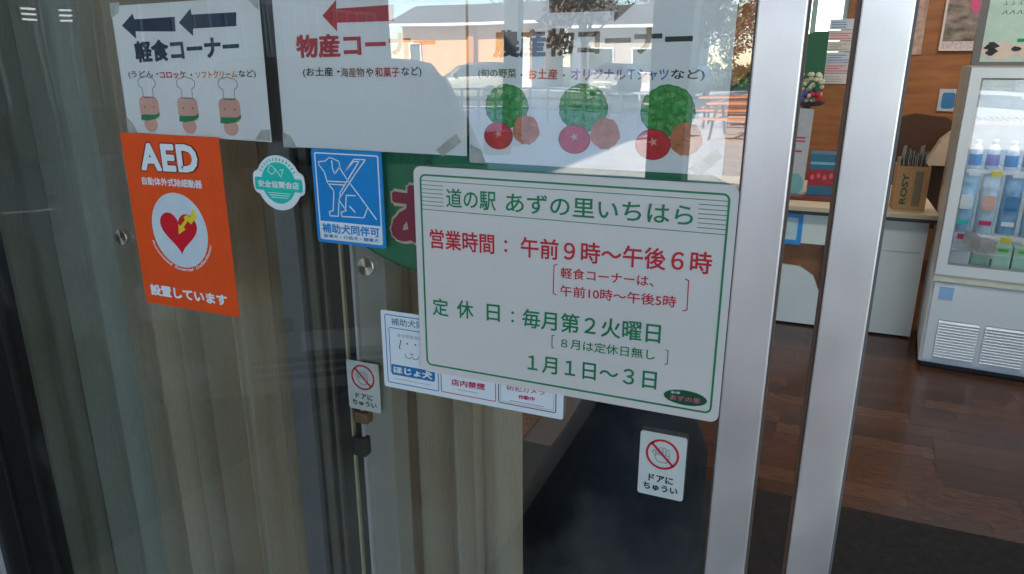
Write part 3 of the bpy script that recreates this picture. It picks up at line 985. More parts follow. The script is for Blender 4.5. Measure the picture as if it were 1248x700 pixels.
p = poster(-0.4440, -0.1040, 1.3690, 1.6100, 'right white notice with drawings of lettuce, tomato and potato')
obj('arrow', prism(new_bm(), [(-0.2200, 1.5690), (-0.2460, 1.5475), (-0.2460, 1.5600), (-0.3300, 1.5600), (-0.3300, 1.5790), (-0.2460, 1.5790), (-0.2460, 1.5900)], YA, YB), mat('arrow_olive', (0.03, 0.045, 0.03), 0.5), p)
text('農産物コーナー', -0.4070, 1.5060, -0.1500, 1.5100, 0.0345, YT, mat('text_darkgreen', (0.02, 0.03, 0.018), 0.5), p, 0.0045)
seg = (('(旬の野菜', -0.4290, -0.3740, mat('text_olive', (0.12, 0.16, 0.04), 0.5)), ('・', -0.3680, -0.3650, BLACK), ('お土産', -0.3580, -0.3170, DRED), ('・', -0.3100, -0.3070, BLACK),
       ('オリジナル', -0.2990, -0.2290, mat('text_violet', (0.20, 0.07, 0.36), 0.5)), ('Ｔシャツ', -0.2260, -0.1760, mat('text_blue', (0.02, 0.16, 0.42), 0.5)), ('など)', -0.1730, -0.1330, BLACK))
for s, a, c, m in seg:
    text(s, a, 1.4835 if s == '・' else 1.4795, c, 1.4835 if s == '・' else 1.4795, 0.003 if s == '・' else 0.0135, YT, m, p, 0.002)
VEIN = mat('vein_green', (0.02, 0.17, 0.03), 0.6)
for (lx, lz, lr), (tx, tz, tr), (qx, qz, qr) in (((-0.3880, 1.4450, 0.0285), (-0.4000, 1.4060, 0.0195), (-0.3600, 1.4150, 0.0190)),
                                               ((-0.2820, 1.4450, 0.0300), (-0.2925, 1.4055, 0.0200), (-0.2520, 1.4140, 0.0195)),
                                               ((-0.1745, 1.4440, 0.0310), (-0.1900, 1.4030, 0.0205), (-0.1500, 1.4110, 0.0200))):
    def rim(f, ph=0.0, n=110):
        return [(lx + f * lr * 1.08 * (1 + 0.014 * math.sin(a * 7 + lx * 60) + 0.012 * math.sin(a * 19 + lx * 90)) * math.cos(a), lz + f * lr * (1 + 0.014 * math.sin(a * 7 + lx * 60) + 0.012 * math.sin(a * 19 + lx * 90)) * math.sin(a)) for a in [2 * PI * k / n for k in range(n)]]
    v = obj('lettuce_drawing', prism(new_bm(), rim(1.0), YA, YB), LETT, p)
    obj('outline', ring(new_bm(), rim(1.0), rim(0.96), YT, YA), VEIN, v)
    bm = new_bm()
    for k in range(9):
        a0 = R(15 + 36 * k)
        ps = []
        for q in range(9):
            u = q / 8
            rad = lr * (0.12 + 0.80 * u)
            aa = a0 + 0.9 * u * (1 if k % 2 else -1) + 0.08 * math.sin(u * 14 + k)
            ps.append((lx + rad * 1.05 * math.cos(aa), lz - lr * 0.2 * (1 - u) + rad * math.sin(aa)))
        stroke(bm, ps, 0.0007, YT, YA)
        for q in (3, 5, 7):
            d_ = 0.22 * lr
            stroke(bm, [ps[q], (ps[q][0] + d_ * math.cos(a0 + 1.2), ps[q][1] + d_ * math.sin(a0 + 1.2))], 0.0005, YT, YA)
    obj('leaf_veins', bm, VEIN, v)
    bm = new_bm()
    for k in range(7):
        a0 = R(30 + 51 * k)
        c_ = (lx + lr * 0.62 * math.cos(a0), lz + lr * 0.62 * math.sin(a0))
        prism(bm, [(c_[0] + lr * 0.16 * (1 + 0.3 * math.sin(3 * w)) * math.cos(w), c_[1] + lr * 0.10 * math.sin(w)) for w in [2 * PI * q / 14 for q in range(14)]], YT + 0.0001, YA)
    obj('light_leaf', bm, mat('lettuce_light', (0.16, 0.46, 0.12), 0.6), v)
    obj('outline', ring(new_bm(), ell(tx, tz, tr * 1.08, tr * 0.93, 32), ell(tx, tz, tr * 1.02, tr * 0.88, 32), YT - 0.0003, YT - 0.0001), mat('tomato_dark', (0.30, 0.01, 0.015), 0.5), p)
    obj('tomato_drawing', prism(new_bm(), ell(tx, tz, tr * 1.08, tr * 0.93, 32), YT - 0.0001, YT + 0.0001), TOM, p)
    obj('tomato_stalk', prism(new_bm(), [(tx + tr * 0.3 * (1 if k % 2 else 0.4) * math.cos(2 * PI * k / 10), tz + tr * 0.15 + tr * 0.3 * (1 if k % 2 else 0.4) * math.sin(2 * PI * k / 10)) for k in range(10)], YT - 0.0003, YT - 0.0001), PINK, p)
    bm = new_bm()
    prism(bm, [(qx + qr * (1 + 0.05 * math.sin(5 * k)) * math.cos(2 * PI * k / 24), qz + qr * (1 + 0.05 * math.cos(3 * k)) * math.sin(2 * PI * k / 24)) for k in range(24)], YT - 0.0002, YT)
    q = obj('potato_drawing', bm, POT, p)
    bm = new_bm()
    for k in range(3):
        stroke(bm, [(qx - qr * 0.55 + k * qr * 0.4, qz - qr * 0.3 + k * qr * 0.28), (qx - qr * 0.3 + k * qr * 0.4, qz - qr * 0.38 + k * qr * 0.28)], 0.0009, YT - 0.0004, YT - 0.0002)
    obj('potato_marks', bm, mat('clip_brown', (0, 0, 0)), p)
tape(p, [(-0.4420, 1.3680), (-0.4190, 1.3680), (-0.4260, 1.3860), (-0.4420, 1.3930)])
tape(p, [(-0.1450, 1.3750), (-0.1120, 1.4010), (-0.1050, 1.3910), (-0.1280, 1.3690)])
tape(p, [(-0.1250, 1.5900), (-0.1080, 1.5650), (-0.1050, 1.5850)])

# ------------------------------------------------------------------ display freezer
FW, FD, FH = 0.88, 0.62, 1.485
FWH = mat('fridge_white', (0.62, 0.67, 0.70), 0.35, 0, 0.03, 5)
FIN = mat('fridge_inner', (0.60, 0.66, 0.70), 0.4)
f = thing('display_fridge', 'white upright glass door display fridge with louvred base, right of the entrance', 'fridge', (0.600, 3.085, 0.0), R(-5))
LB = dict(world=False)
bm = new_bm()
box(bm, 0, FW, 0.02, FD, 0.03, 0.50, bev=0.006)
obj('base', bm, FWH, f, **LB)
bm = new_bm()
box(bm, 0, 0.035, 0.02, FD, 0.503, FH)
box(bm, FW - 0.035, FW, 0.02, FD, 0.503, FH)
box(bm, 0.035, FW - 0.035, FD - 0.03, FD, 0.503, FH - 0.03)
box(bm, 0.035, FW - 0.035, 0.02, FD, FH - 0.03, FH)
obj('cabinet', bm, mat('fridge_side', (0.48, 0.47, 0.42), 0.4), f, **LB)
obj('cabinet_lining', bx(0.037, FW - 0.037, FD - 0.036, FD - 0.032, 0.505, FH - 0.033), FIN, f, **LB)
dr = obj('door', ring(new_bm(), [(0.005, 0.505), (FW - 0.005, 0.505), (FW - 0.005, FH - 0.004), (0.005, FH - 0.004)], [(0.050, 0.555), (FW - 0.05, 0.555), (FW - 0.05, FH - 0.05), (0.050, FH - 0.05)], -0.010, 0.018), FWH, f, **LB)
obj('pane', bx(0.050, FW - 0.05, -0.004, 0.0, 0.555, FH - 0.05), GLASS2, dr, **LB)
obj('inner_gasket', ring(new_bm(), [(0.050, 0.555), (FW - 0.05, 0.555), (FW - 0.05, FH - 0.05), (0.050, FH - 0.05)], [(0.058, 0.563), (FW - 0.058, 0.563), (FW - 0.058, FH - 0.058), (0.058, FH - 0.058)], 0.0, 0.014), GREY, dr, **LB)
obj('cream_band', bx(0.004, FW - 0.004, -0.003, 0.018, 0.468, 0.503), mat('cream_band', (0.60, 0.60, 0.50), 0.4), f, **LB)
pl = obj('base_panel', bx(0.012, FW - 0.012, 0.006, 0.019, 0.045, 0.462, bev=0.004), FWH, f, **LB)
for g in range(4):
    for k in range(13):
        z = 0.075 + k * 0.0150
        x = 0.060 + g * 0.200
        bm = new_bm()
        vs = [bm.verts.new(q) for q in ((x, 0.0055, z + 0.010), (x + 0.175, 0.0055, z + 0.010), (x + 0.175, -0.004, z), (x, -0.004, z), (x, 0.0055, z), (x + 0.175, 0.0055, z))]
        for q in ((0, 1, 2, 3), (3, 2, 5, 4), (0, 3, 4), (1, 5, 2)):
            bm.faces.new([vs[i] for i in q])
        if g < 3:
            obj('louvre', bm, FWH, pl, **LB)
        else:
            bm.free()
lv = new_bm()
for g in range(3):
    box(lv, 0.058 + g * 0.2, 0.237 + g * 0.2, 0.0052, 0.0062, 0.070, 0.270)
obj('louvre_backing', lv, mat('louvre_dark', (0.32, 0.36, 0.40), 0.5), pl, **LB)
obj('rating_sticker', bx(0.040, 0.100, 0.0030, 0.0058, 0.375, 0.440), mat('sticker_sky', (0.25, 0.42, 0.66), 0.5), pl, **LB)
obj('kick_plate', bx(0.02, FW - 0.02, 0.05, FD - 0.02, 0.0, 0.03), BLACK, f, **LB)
for z in (0.700, 1.010, 1.235):
    bm = new_bm()
    for k in range(28):
        box(bm, 0.045 + k * 0.0285, 0.048 + k * 0.0285, 0.06, FD - 0.04, z - 0.004, z)
    box(bm, 0.038, FW - 0.038, 0.055, 0.061, z - 0.010, z + 0.006)
    obj('wire_shelf', bm, WHITE, f, **LB)
for z in (0.700, 1.010):
    for k in range(9):
        obj('price_tag', bx(0.075 + k * 0.088, 0.075 + k * 0.088 + 0.045, 0.048, 0.0535, z - 0.022, z + 0.004), [STICK, YELLOW, STICK, CRIM][(k * 3 + int(z * 10)) % 4], f, **LB)
# header sign
HS = mat('header_mint', (0.42, 0.55, 0.46), 0.4)
h = obj('header_board', bx(0.03, FW, 0.02, 0.06, FH + 0.012, 1.98), HS, f, **LB)
obj('header_frame', ring(new_bm(), [(0.0, FH + 0.004), (FW + 0.02, FH + 0.004), (FW + 0.02, 2.0), (0.0, 2.0)], [(0.03, FH + 0.02), (FW, FH + 0.02), (FW, 1.98), (0.03, 1.98)], 0.0, 0.07), mat('header_frame_grey', (0.12, 0.11, 0.10), 0.4), f, **LB)
rnd = random.Random(5)
bm = new_bm()
for k in range(6):
    prism(bm, ell(0.10 + k * 0.125, FH + 0.055 + rnd.uniform(0, 0.02), 0.070, 0.038, 20), 0.0185, 0.0195)
obj('picture_white', bm, mat('cow_white', (0.62, 0.50, 0.42), 0.5), h, **LB)
bm = new_bm()
for k in range(26):
    cx_, cz_ = 0.05 + rnd.random() * 0.78, FH + 0.025 + rnd.random() * 0.085
    rr_ = rnd.uniform(0.008, 0.024)
    prism(bm, [(cx_ + rr_ * rnd.uniform(0.6, 1.3) * math.cos(a * 0.7), cz_ + rr_ * rnd.uniform(0.5, 1.0) * math.sin(a * 0.7)) for a in range(9)], 0.0170, 0.0180)
obj('picture_patches', bm, BLACK, h, **LB)
bm = new_bm()
for k in range(3):
    box(bm, 0.24 + 0.01 * k, 0.80, 0.0186, 0.0196, FH + 0.150 - 0.016 * k, FH + 0.160 - 0.012 * k)
obj('picture_band', bm, mat('header_blue', (0.10, 0.40, 0.50), 0.4), h, **LB)
obj('picture_grass', bx(0.16, 0.80, 0.0188, 0.0198, FH + 0.104, FH + 0.118), SCARF, h, **LB)
bm = new_bm()
for r_ in range(7):
    for k in range(10):
        if rnd.random() < 0.75:
            xx = 0.40 + k * 0.034
            box(bm, xx, xx + 0.026, 0.0190, 0.0196, FH + 0.20 + r_ * 0.022, FH + 0.2035 + r_ * 0.022)
for k in range(7):
    xx = 0.085 + k * 0.027
    stroke(bm, [(xx, FH + 0.222), (xx + 0.014, FH + 0.236), (xx + 0.018, FH + 0.222)], 0.004, 0.0190, 0.0196)
    stroke(bm, [(xx, FH + 0.262), (xx + 0.012, FH + 0.262), (xx + 0.006, FH + 0.275)], 0.003, 0.0190, 0.0196)
obj('small_print', bm, mat('header_print', (0.10, 0.16, 0.13), 0.5), h, **LB)
obj('header_logo', prism(new_bm(), rr(0.11, 0.23, FH + 0.315, FH + 0.350, 0.015, 5), 0.0186, 0.0196), mat('header_navy', (0.06, 0.10, 0.20), 0.5), h, **LB)

L_ = bpy.data.lights.new('fridge_light', 'AREA')
L_.shape = 'RECTANGLE'
L_.size, L_.size_y = 0.70, 0.05
L_.energy = 0.55
L_.color = (0.86, 0.94, 1.0)
lo_ = bpy.data.objects.new('fridge_light', L_)
COL.objects.link(lo_)
lo_.parent = f
lo_.location = (FW / 2, 0.075, FH - 0.05)
lo_.rotation_euler = (R(18), 0, 0)
obj('lamp_tube', tube(new_bm(), [(0.08, 0.075, FH - 0.040), (FW - 0.08, 0.075, FH - 0.040)], 0.008, 8), EM, f, **LB)
# goods standing inside the fridge (things of their own)
FM = Matrix.Translation((0.600, 3.085, 0.0)) @ Matrix.Rotation(R(-5), 4, 'Z')
def inside(o, u, v, z):
    w = FM @ Vector((u, v, z))
    o.location = w
    o.rotation_euler = (0, 0, R(-5))
BAGC = [mat('bag_blue', (0.34, 0.52, 0.70), 0.3, 0, 0.2, 25), mat('bag_pale', (0.55, 0.66, 0.76), 0.3, 0, 0.2, 25), mat('bag_deep', (0.26, 0.44, 0.66), 0.3, 0, 0.2, 25)]
ordn = ['leftmost', 'second', 'third', 'fourth', 'fifth', 'sixth', 'seventh', 'eighth', 'ninth', 'tenth']
for k in range(8):
    w_ = 0.082
    t = thing('ice_bag', '%s upright blue and white pack from the left on the middle fridge shelf' % ordn[k], 'pack', group='blue packs on the middle fridge shelf')
    inside(t, 0.088 + k * 0.094, 0.13 + 0.015 * (k % 3), 0.701)
    bm = new_bm()
    prof = [(0, 0.030), (0.04, 0.045), (0.15, 0.046), (0.24, 0.030), (0.275, 0.006), (0.295, 0.004)]
    rings = []
    for z_, dd in prof:
        rings.append([bm.verts.new((w_ / 2 * (1 if z_ < 0.24 else 0.97) * math.cos(2 * PI * q / 16), dd * math.sin(2 * PI * q / 16), z_)) for q in range(16)])
    for r0, r1 in zip(rings[:-1], rings[1:]):
        for q in range(16):
            bm.faces.new((r0[q], r0[(q + 1) % 16], r1[(q + 1) % 16], r1[q]))
    bm.faces.new(rings[0][::-1]); bm.faces.new(rings[-1])
    obj('pouch', bm, BAGC[k % 3], t, sm=True, **LB)
    obj('printed_panel', prism(new_bm(), rr(-0.027, 0.027, 0.12, 0.19, 0.012, 4), -0.0505, -0.0480), [STICK, BLUE2, PINK][(k * 2) % 3], t, **LB)
    obj('printed_band', bx(-0.026, 0.026, -0.0500, -0.0475, 0.045, 0.066), [MINT, CRIM, STICK][k % 3], t, **LB)
for k in range(10):
    t = thing('drink_bottle', '%s small blue labelled bottle from the left on the upper fridge shelf' % ordn[k], 'bottle', group='bottles on the upper fridge shelf')
    inside(t, 0.095 + k * 0.073, 0.12 + 0.02 * (k % 2), 1.011)
    bm = lathe(new_bm(), [(0.024, 0), (0.027, 0.006), (0.027, 0.085), (0.022, 0.105), (0.013, 0.118), (0.012, 0.125)], (0, 0, 0), 'z', 16)
    obj('bottle_body', bm, mat('bottle_white', (0.62, 0.66, 0.74), 0.25, 0, 0.1), t, sm=True, **LB)
    obj('label_band', lathe(new_bm(), [(0.0275, 0.020), (0.0277, 0.021), (0.0277, 0.072), (0.0275, 0.073)], (0, 0, 0), 'z', 16), [BLUE2, mat('band_violet', (0.18, 0.15, 0.42), 0.4)][k % 2], t, sm=True, **LB)
    obj('cap', lathe(new_bm(), [(0.014, 0.126), (0.014, 0.138), (0.012, 0.140)], (0, 0, 0), 'z', 14), WHITE, t, sm=True, **LB)
for k in range(6):
    t = thing('green_carton', '%s pale green carton from the left in the bottom row of the fridge' % ordn[k], 'carton', group='green cartons at the bottom of the fridge')
    inside(t, 0.190 + k * 0.083, 0.10, 0.512)
    obj('box', bx(-0.038, 0.038, -0.04, 0.06, 0.0, 0.145, bev=0.002), mat('carton_green', (0.42, 0.62, 0.48), 0.4), t, **LB)
    obj('green_mark', bx(-0.020, 0.022, -0.0415, -0.0402, 0.118, 0.135), mat('mark_green', (0.10, 0.52, 0.05), 0.4), t, **LB)
t = thing('price_flyer', 'crumpled pale price flyer lying against the fridge glass above the green cartons', 'paper')
inside(t, 0.17, 0.03, 0.64)
bm = new_bm()
g = [[bm.verts.new((-0.07 + 0.035 * i, 0.006 * math.sin(i * 1.7 + j), 0.045 * j - 0.012 * i + 0.006 * math.sin(i * 2.3))) for j in range(3)] for i in range(5)]
for i in range(4):
    for j in range(2):
        bm.faces.new((g[i][j], g[i + 1][j], g[i + 1][j + 1], g[i][j + 1]))
bmesh.ops.solidify(bm, geom=bm.faces[:], thickness=0.0008)
obj('sheet', bm, mat('flyer', (0.66, 0.60, 0.57), 0.7, 0, 0.12, 60), t, **LB)

# ------------------------------------------------------------------ counter and what stands on it
CW = mat('counter_white', (0.60, 0.66, 0.66), 0.45, 0, 0.03, 5)
CT = mat('counter_top_beige', (0.50, 0.42, 0.29), 0.4, 0, 0.06, 6)
c = thing('service_counter', 'low white fronted counter with beige top, left of the display fridge', 'counter', (-0.3, 3.55, 0))
bm = new_bm()
box(bm, -1.6, 0.585, 3.52, 3.545, 0.50, 0.675)
obj('front_panel', bm, CW, c)
obj('front_panel', bx(0.115, 0.585, 3.522, 3.545, 0.012, 0.497), CW, c)
arch = [(-0.60, 0.012), (0.112, 0.012), (0.112, 0.10), (0.10, 0.22), (0.06, 0.31), (-0.02, 0.36), (-0.60, 0.375)]
obj('arched_panel', prism(new_bm(), arch, 3.520, 3.545), CW, c)
obj('inner_board', bx(-1.6, 0.58, 3.60, 3.62, 0.012, 0.497), mat('counter_brown', (0.26, 0.11, 0.05), 0.4, 0, 0.2, 8), c)
obj('side_panel', bx(0.585, 0.605, 3.52, 4.40, 0.012, 0.69), CW, c)
obj('plinth', bx(-1.6, 0.57, 3.56, 4.3, 0.0, 0.012), BLACK, c)
obj('edge_strip', bx(-1.6, 0.625, 3.475, 3.52, 0.677, 0.697), mat('edge_dark', (0.05, 0.05, 0.055), 0.4), c)
obj('counter_top', bx(-1.62, 0.640, 3.46, 4.50, 0.6985, 0.725, bev=0.003), CT, c)
t = thing('blue_frame_sticker', 'blue square outline sticker on the white counter front seen through the gap', 'sticker', (-0.09, 3.519, 0.46))
obj('frame', rrline(new_bm(), -0.160, -0.030, 0.490, 0.672, 0.004, 0.026, 3.5165, 3.5195, 3), mat('frame_blue', (0.02, 0.26, 0.66), 0.4), t)
obj('frame_centre', bx(-0.134, -0.056, 3.5180, 3.5192, 0.516, 0.646), mat('frame_inner', (0.45, 0.62, 0.66), 0.4), t)
t = thing('cardboard_box', 'open cardboard box with dark green lettering on the counter beside the door edge', 'box', (0.49, 3.60, 0.725))
CARD = mat('cardboard', (0.40, 0.22, 0.10), 0.8, 0, 0.08, 12)
bm = new_bm()
box(bm, 0.415, 0.575, 3.56, 3.564, 0.7255, 0.965)
box(bm, 0.415, 0.575, 3.74, 3.744, 0.7255, 0.965)
box(bm, 0.415, 0.419, 3.5645, 3.7395, 0.7255, 0.965)
box(bm, 0.571, 0.575, 3.5645, 3.7395, 0.7255, 0.965)
obj('box_wall', bm, CARD, t)
# vertical lettering, reading upward
me = text_mesh('ROSY', 0.003)
for v in me.vertices:
    v.co = Vector((0.475 - v.co.y * 0.42 - 0.49, 3.5585 - 3.60 - v.co.z, 0.755 + v.co.x * 0.68 - 0.725))
me.materials.clear(); me.materials.append(mat('box_green', (0.02, 0.08, 0.04), 0.6))
o = bpy.data.objects.new('lettering', me); COL.objects.link(o); o.parent = t
obj('grey_print', bx(0.505, 0.545, 3.5588, 3.5598, 0.75, 0.94), mat('print_olive', (0.16, 0.13, 0.08), 0.6), t)
rnd = random.Random(2)
bm = new_bm()
for k in range(11):
    x = 0.424 + k * 0.0135
    a = rnd.uniform(-0.02, 0.02)
    vs = [(x, 3.58), (x + 0.003, 3.58)]
    z1 = 1.03 + rnd.uniform(-0.02, 0.05)
    q = [bm.verts.new(v) for v in ((x, 3.575, 0.76), (x + 0.003, 3.575, 0.76), (x + 0.003 + a, 3.575, z1), (x + a, 3.575, z1), (x, 3.72, 0.76), (x + 0.003, 3.72, 0.76), (x + 0.003 + a, 3.72, z1 - 0.02), (x + a, 3.72, z1 - 0.02))]
    for fc in ((0, 1, 2, 3), (4, 7, 6, 5), (0, 3, 7, 4), (1, 5, 6, 2), (3, 2, 6, 7), (0, 4, 5, 1)):
        bm.faces.new([q[i] for i in fc])
tag(obj('leaflet_stack', bm, mat('leaflet_grey', (0.30, 0.30, 0.28), 0.7, 0, 0.5, 90)), 'row of grey leaflets standing upright in the cardboard box', 'leaflets')
t = thing('snack_box', 'teal box with red printed band standing on the counter in the door gap', 'box', (0.06, 3.9, 0.725))
obj('box', bx(-0.035, 0.145, 3.78, 3.98, 0.7255, 0.985, bev=0.003), mat('snack_teal', (0.02, 0.13, 0.22), 0.35), t)
obj('red_band', bx(-0.034, 0.144, 3.7775, 3.7795, 0.80, 0.895), mat('snack_red', (0.32, 0.01, 0.02), 0.35), t)
bm = new_bm()
for k in range(5):
    prism(bm, ell(-0.012 + k * 0.034, 0.85 + 0.01 * (k % 2), 0.011, 0.016, 10), 3.7755, 3.7773)
obj('print_dots', bm, mat('snack_pink', (0.62, 0.10, 0.12), 0.4), t)
obj('pale_line', bx(-0.03, 0.14, 3.7778, 3.7795, 0.925, 0.94), mat('snack_pale', (0.15, 0.42, 0.55), 0.4), t)
t = thing('red_tray', 'flat dark red tray under the teal box on the counter', 'tray', (0.0, 3.8, 0.725))
obj('tray', bx(-0.30, 0.20, 3.66, 3.76, 0.7256, 0.745, bev=0.004), mat('tray_red', (0.14, 0.015, 0.012), 0.3), t)
t = thing('standing_pamphlet', 'tall pale pamphlet with small red print standing left of the teal box', 'pamphlet', (-0.10, 3.85, 0.725))
obj('sheet', prism(new_bm(), [(-0.17, 0.7256), (-0.055, 0.7256), (-0.045, 1.24), (-0.17, 1.25)], 3.80, 3.802), mat('pamphlet', (0.42, 0.46, 0.50), 0.6), t)
bm = new_bm()
for z in (1.07, 1.05, 0.99):
    box(bm, -0.135, -0.075 - 0.01 * (z < 1), 3.7985, 3.7998, z, z + 0.010)
obj('red_print', bm, CRIM, t)
obj('teal_print', prism(new_bm(), ell(-0.105, 0.80, 0.045, 0.065, 20), 3.7982, 3.7996), mat('teal_print', (0.16, 0.40, 0.42), 0.5), t)

# wall hangings
t = thing('menu_sheets', 'column of white price sheets pinned on the brown wall seen through the gap', 'notice', (0.07, 5.48, 1.33))
rnd = random.Random(9)
for k in range(6):
    z = 1.345 + k * 0.080
    s = obj('price_sheet', bx(-0.030 + 0.006 * (k % 2), 0.172, 5.490, 5.4985, z, z + 0.076), mat('menu_%s' % ['cream', 'pink', 'blue'][k % 3], [(0.62, 0.58, 0.54), (0.60, 0.52, 0.54), (0.52, 0.58, 0.66)][k % 3], 0.7), t)
    bm = new_bm()
    for q in range(3):
        box(bm, -0.01, 0.08 + rnd.random() * 0.08, 5.4880, 5.4899, z + 0.014 + q * 0.018, z + 0.019 + q * 0.018)
    obj('print', bm, [GREY, CRIM, BLUE2][k % 3], s)
t = thing('green_arch_sign', 'dark green sign with curved top hanging before the bright back window', 'sign', (-0.25, 5.40, 1.2))
gp = [(-0.745, 1.28), (-0.02, 1.28), (-0.02, 1.73)] + [(-0.02 - 0.0900 * k, 1.75 - 0.012 * k - 0.0065 * k * k) for k in range(1, 9)]
obj('board', prism(new_bm(), gp, 5.40, 5.42), mat('dark_green_board', (0.008, 0.10, 0.05), 0.5), t)
t = thing('flower_basket', 'basket of pale flowers with red blooms on a round dish against the green sign', 'basket', (-0.11, 5.1, 0.725))
obj('stand_pole', tube(new_bm(), [(-0.11, 5.15, 0.0), (-0.11, 5.15, 1.185)], 0.02, 10), mat('stand_wood', (0.12, 0.06, 0.03), 0.5), t)
obj('dish', lathe(new_bm(), [(0.04, 0), (0.10, 0.012), (0.125, 0.04), (0.12, 0.04), (0.09, 0.02)], (-0.11, 5.15, 1.185), 'z', 24), mat('dish_grey', (0.10, 0.12, 0.16), 0.3), t, sm=True)
rnd = random.Random(4)
for nm, m_, n_ in (('pale_flower', mat('flower_cream', (0.50, 0.52, 0.40), 0.7), 34), ('red_flower', mat('flower_red', (0.45, 0.02, 0.03), 0.6), 5), ('blue_flower', mat('flower_blue', (0.05, 0.07, 0.22), 0.6), 9)):
    bm = new_bm()
    for k in range(n_):
        a, r_ = rnd.random() * 6.28, rnd.random() ** 0.5 * 0.10
        z_ = 1.22 + rnd.random() * (0.20 if nm == 'pale_flower' else 0.07)
        bmesh.ops.create_icosphere(bm, subdivisions=1, radius=rnd.uniform(0.014, 0.028), matrix=Matrix.Translation((-0.11 + r_ * math.cos(a), 5.15 + r_ * math.sin(a) - 0.02, z_)))
    o = obj(nm, bm, m_, t)
    o['kind'] = 'stuff'
t = thing('framed_picture', 'framed poster of pink blossom on the brown wall above the counter', 'picture', (0.92, 5.49, 1.58))
obj('frame', ring(new_bm(), [(0.735, 1.585), (1.10, 1.585), (1.10, 2.10), (0.735, 2.10)], [(0.750, 1.600), (1.085, 1.600), (1.085, 2.085), (0.750, 2.085)], 5.470, 5.499), mat('frame_pale', (0.60, 0.50, 0.46), 0.5), t)
obj('print', bx(0.750, 1.085, 5.488, 5.495, 1.655, 2.085), mat('landscape_print', (0.20, 0.16, 0.13), 0.6, 0, 0.9, 9, 0, 1, 0.5, (1, 1, 2)), t)
obj('caption', bx(0.750, 1.085, 5.487, 5.4945, 1.600, 1.652), mat('caption_pink', (0.50, 0.42, 0.42), 0.6, 0, 0.3, 60), t)
obj('blossom', prism(new_bm(), [(0.94 + 0.05 * (1 + 0.25 * math.sin(5 * 0.52 * k)) * math.cos(0.52 * k), 1.90 + 0.06 * math.sin(0.52 * k)) for k in range(12)], 5.484, 5.4875), mat('blossom_pink', (0.55, 0.08, 0.20), 0.6), t)
t = thing('wall_card', 'small blue and white card on the brown wall left of the fridge', 'card', (0.85, 5.49, 1.15))
obj('card', bx(0.790, 0.900, 5.485, 5.499, 1.155, 1.315), mat('card_white', (0.45, 0.45, 0.48), 0.6), t)
obj('blue_picture', prism(new_bm(), rr(0.812, 0.898, 1.175, 1.290, 0.02, 4), 5.4825, 5.4850), mat('card_blue', (0.03, 0.16, 0.34), 0.5), t)
t = thing('wall_strip_notice', 'narrow pale notice on the brown wall just right of the door edge', 'notice', (0.60, 5.49, 1.62))
obj('sheet', bx(0.500, 0.625, 5.488, 5.499, 1.56, 2.05), mat('strip_paper', (0.42, 0.28, 0.22), 0.7, 0, 0.35, 25), t)
struct(obj('wall_trim', bx(0.470, 0.488, 5.46, 5.499, 0.0, 2.69), mat('trim_pale', (0.50, 0.36, 0.24), 0.5)))
t = thing('brown_armchair', 'dark brown chair with cream cushion behind the counter', 'chair', (0.68, 4.95, 0))
bm = new_bm()
prism(bm, [(0.40, 0.45), (0.96, 0.45), (0.97, 0.9), (0.93, 1.06), (0.82, 1.13), (0.62, 1.15), (0.47, 1.10), (0.41, 0.98)], 5.18, 5.24)
BR = mat('chair_brown', (0.06, 0.025, 0.012), 0.35)
obj('backrest', bm, BR, t)
obj('seat', bx(0.42, 0.95, 4.75, 5.17, 0.40, 0.46, bev=0.02), BR, t)
for x in (0.44, 0.89):
    for y in (4.78, 5.13):
        obj('leg', bx(x, x + 0.04, y, y + 0.04, 0, 0.40), BR, t)
obj('cushion', prism(new_bm(), [(0.72, 0.80), (1.02, 0.80), (1.03, 1.10), (0.90, 1.08), (0.80, 0.98)], 5.05, 5.17), mat('cushion_cream', (0.44, 0.34, 0.24), 0.8), t)

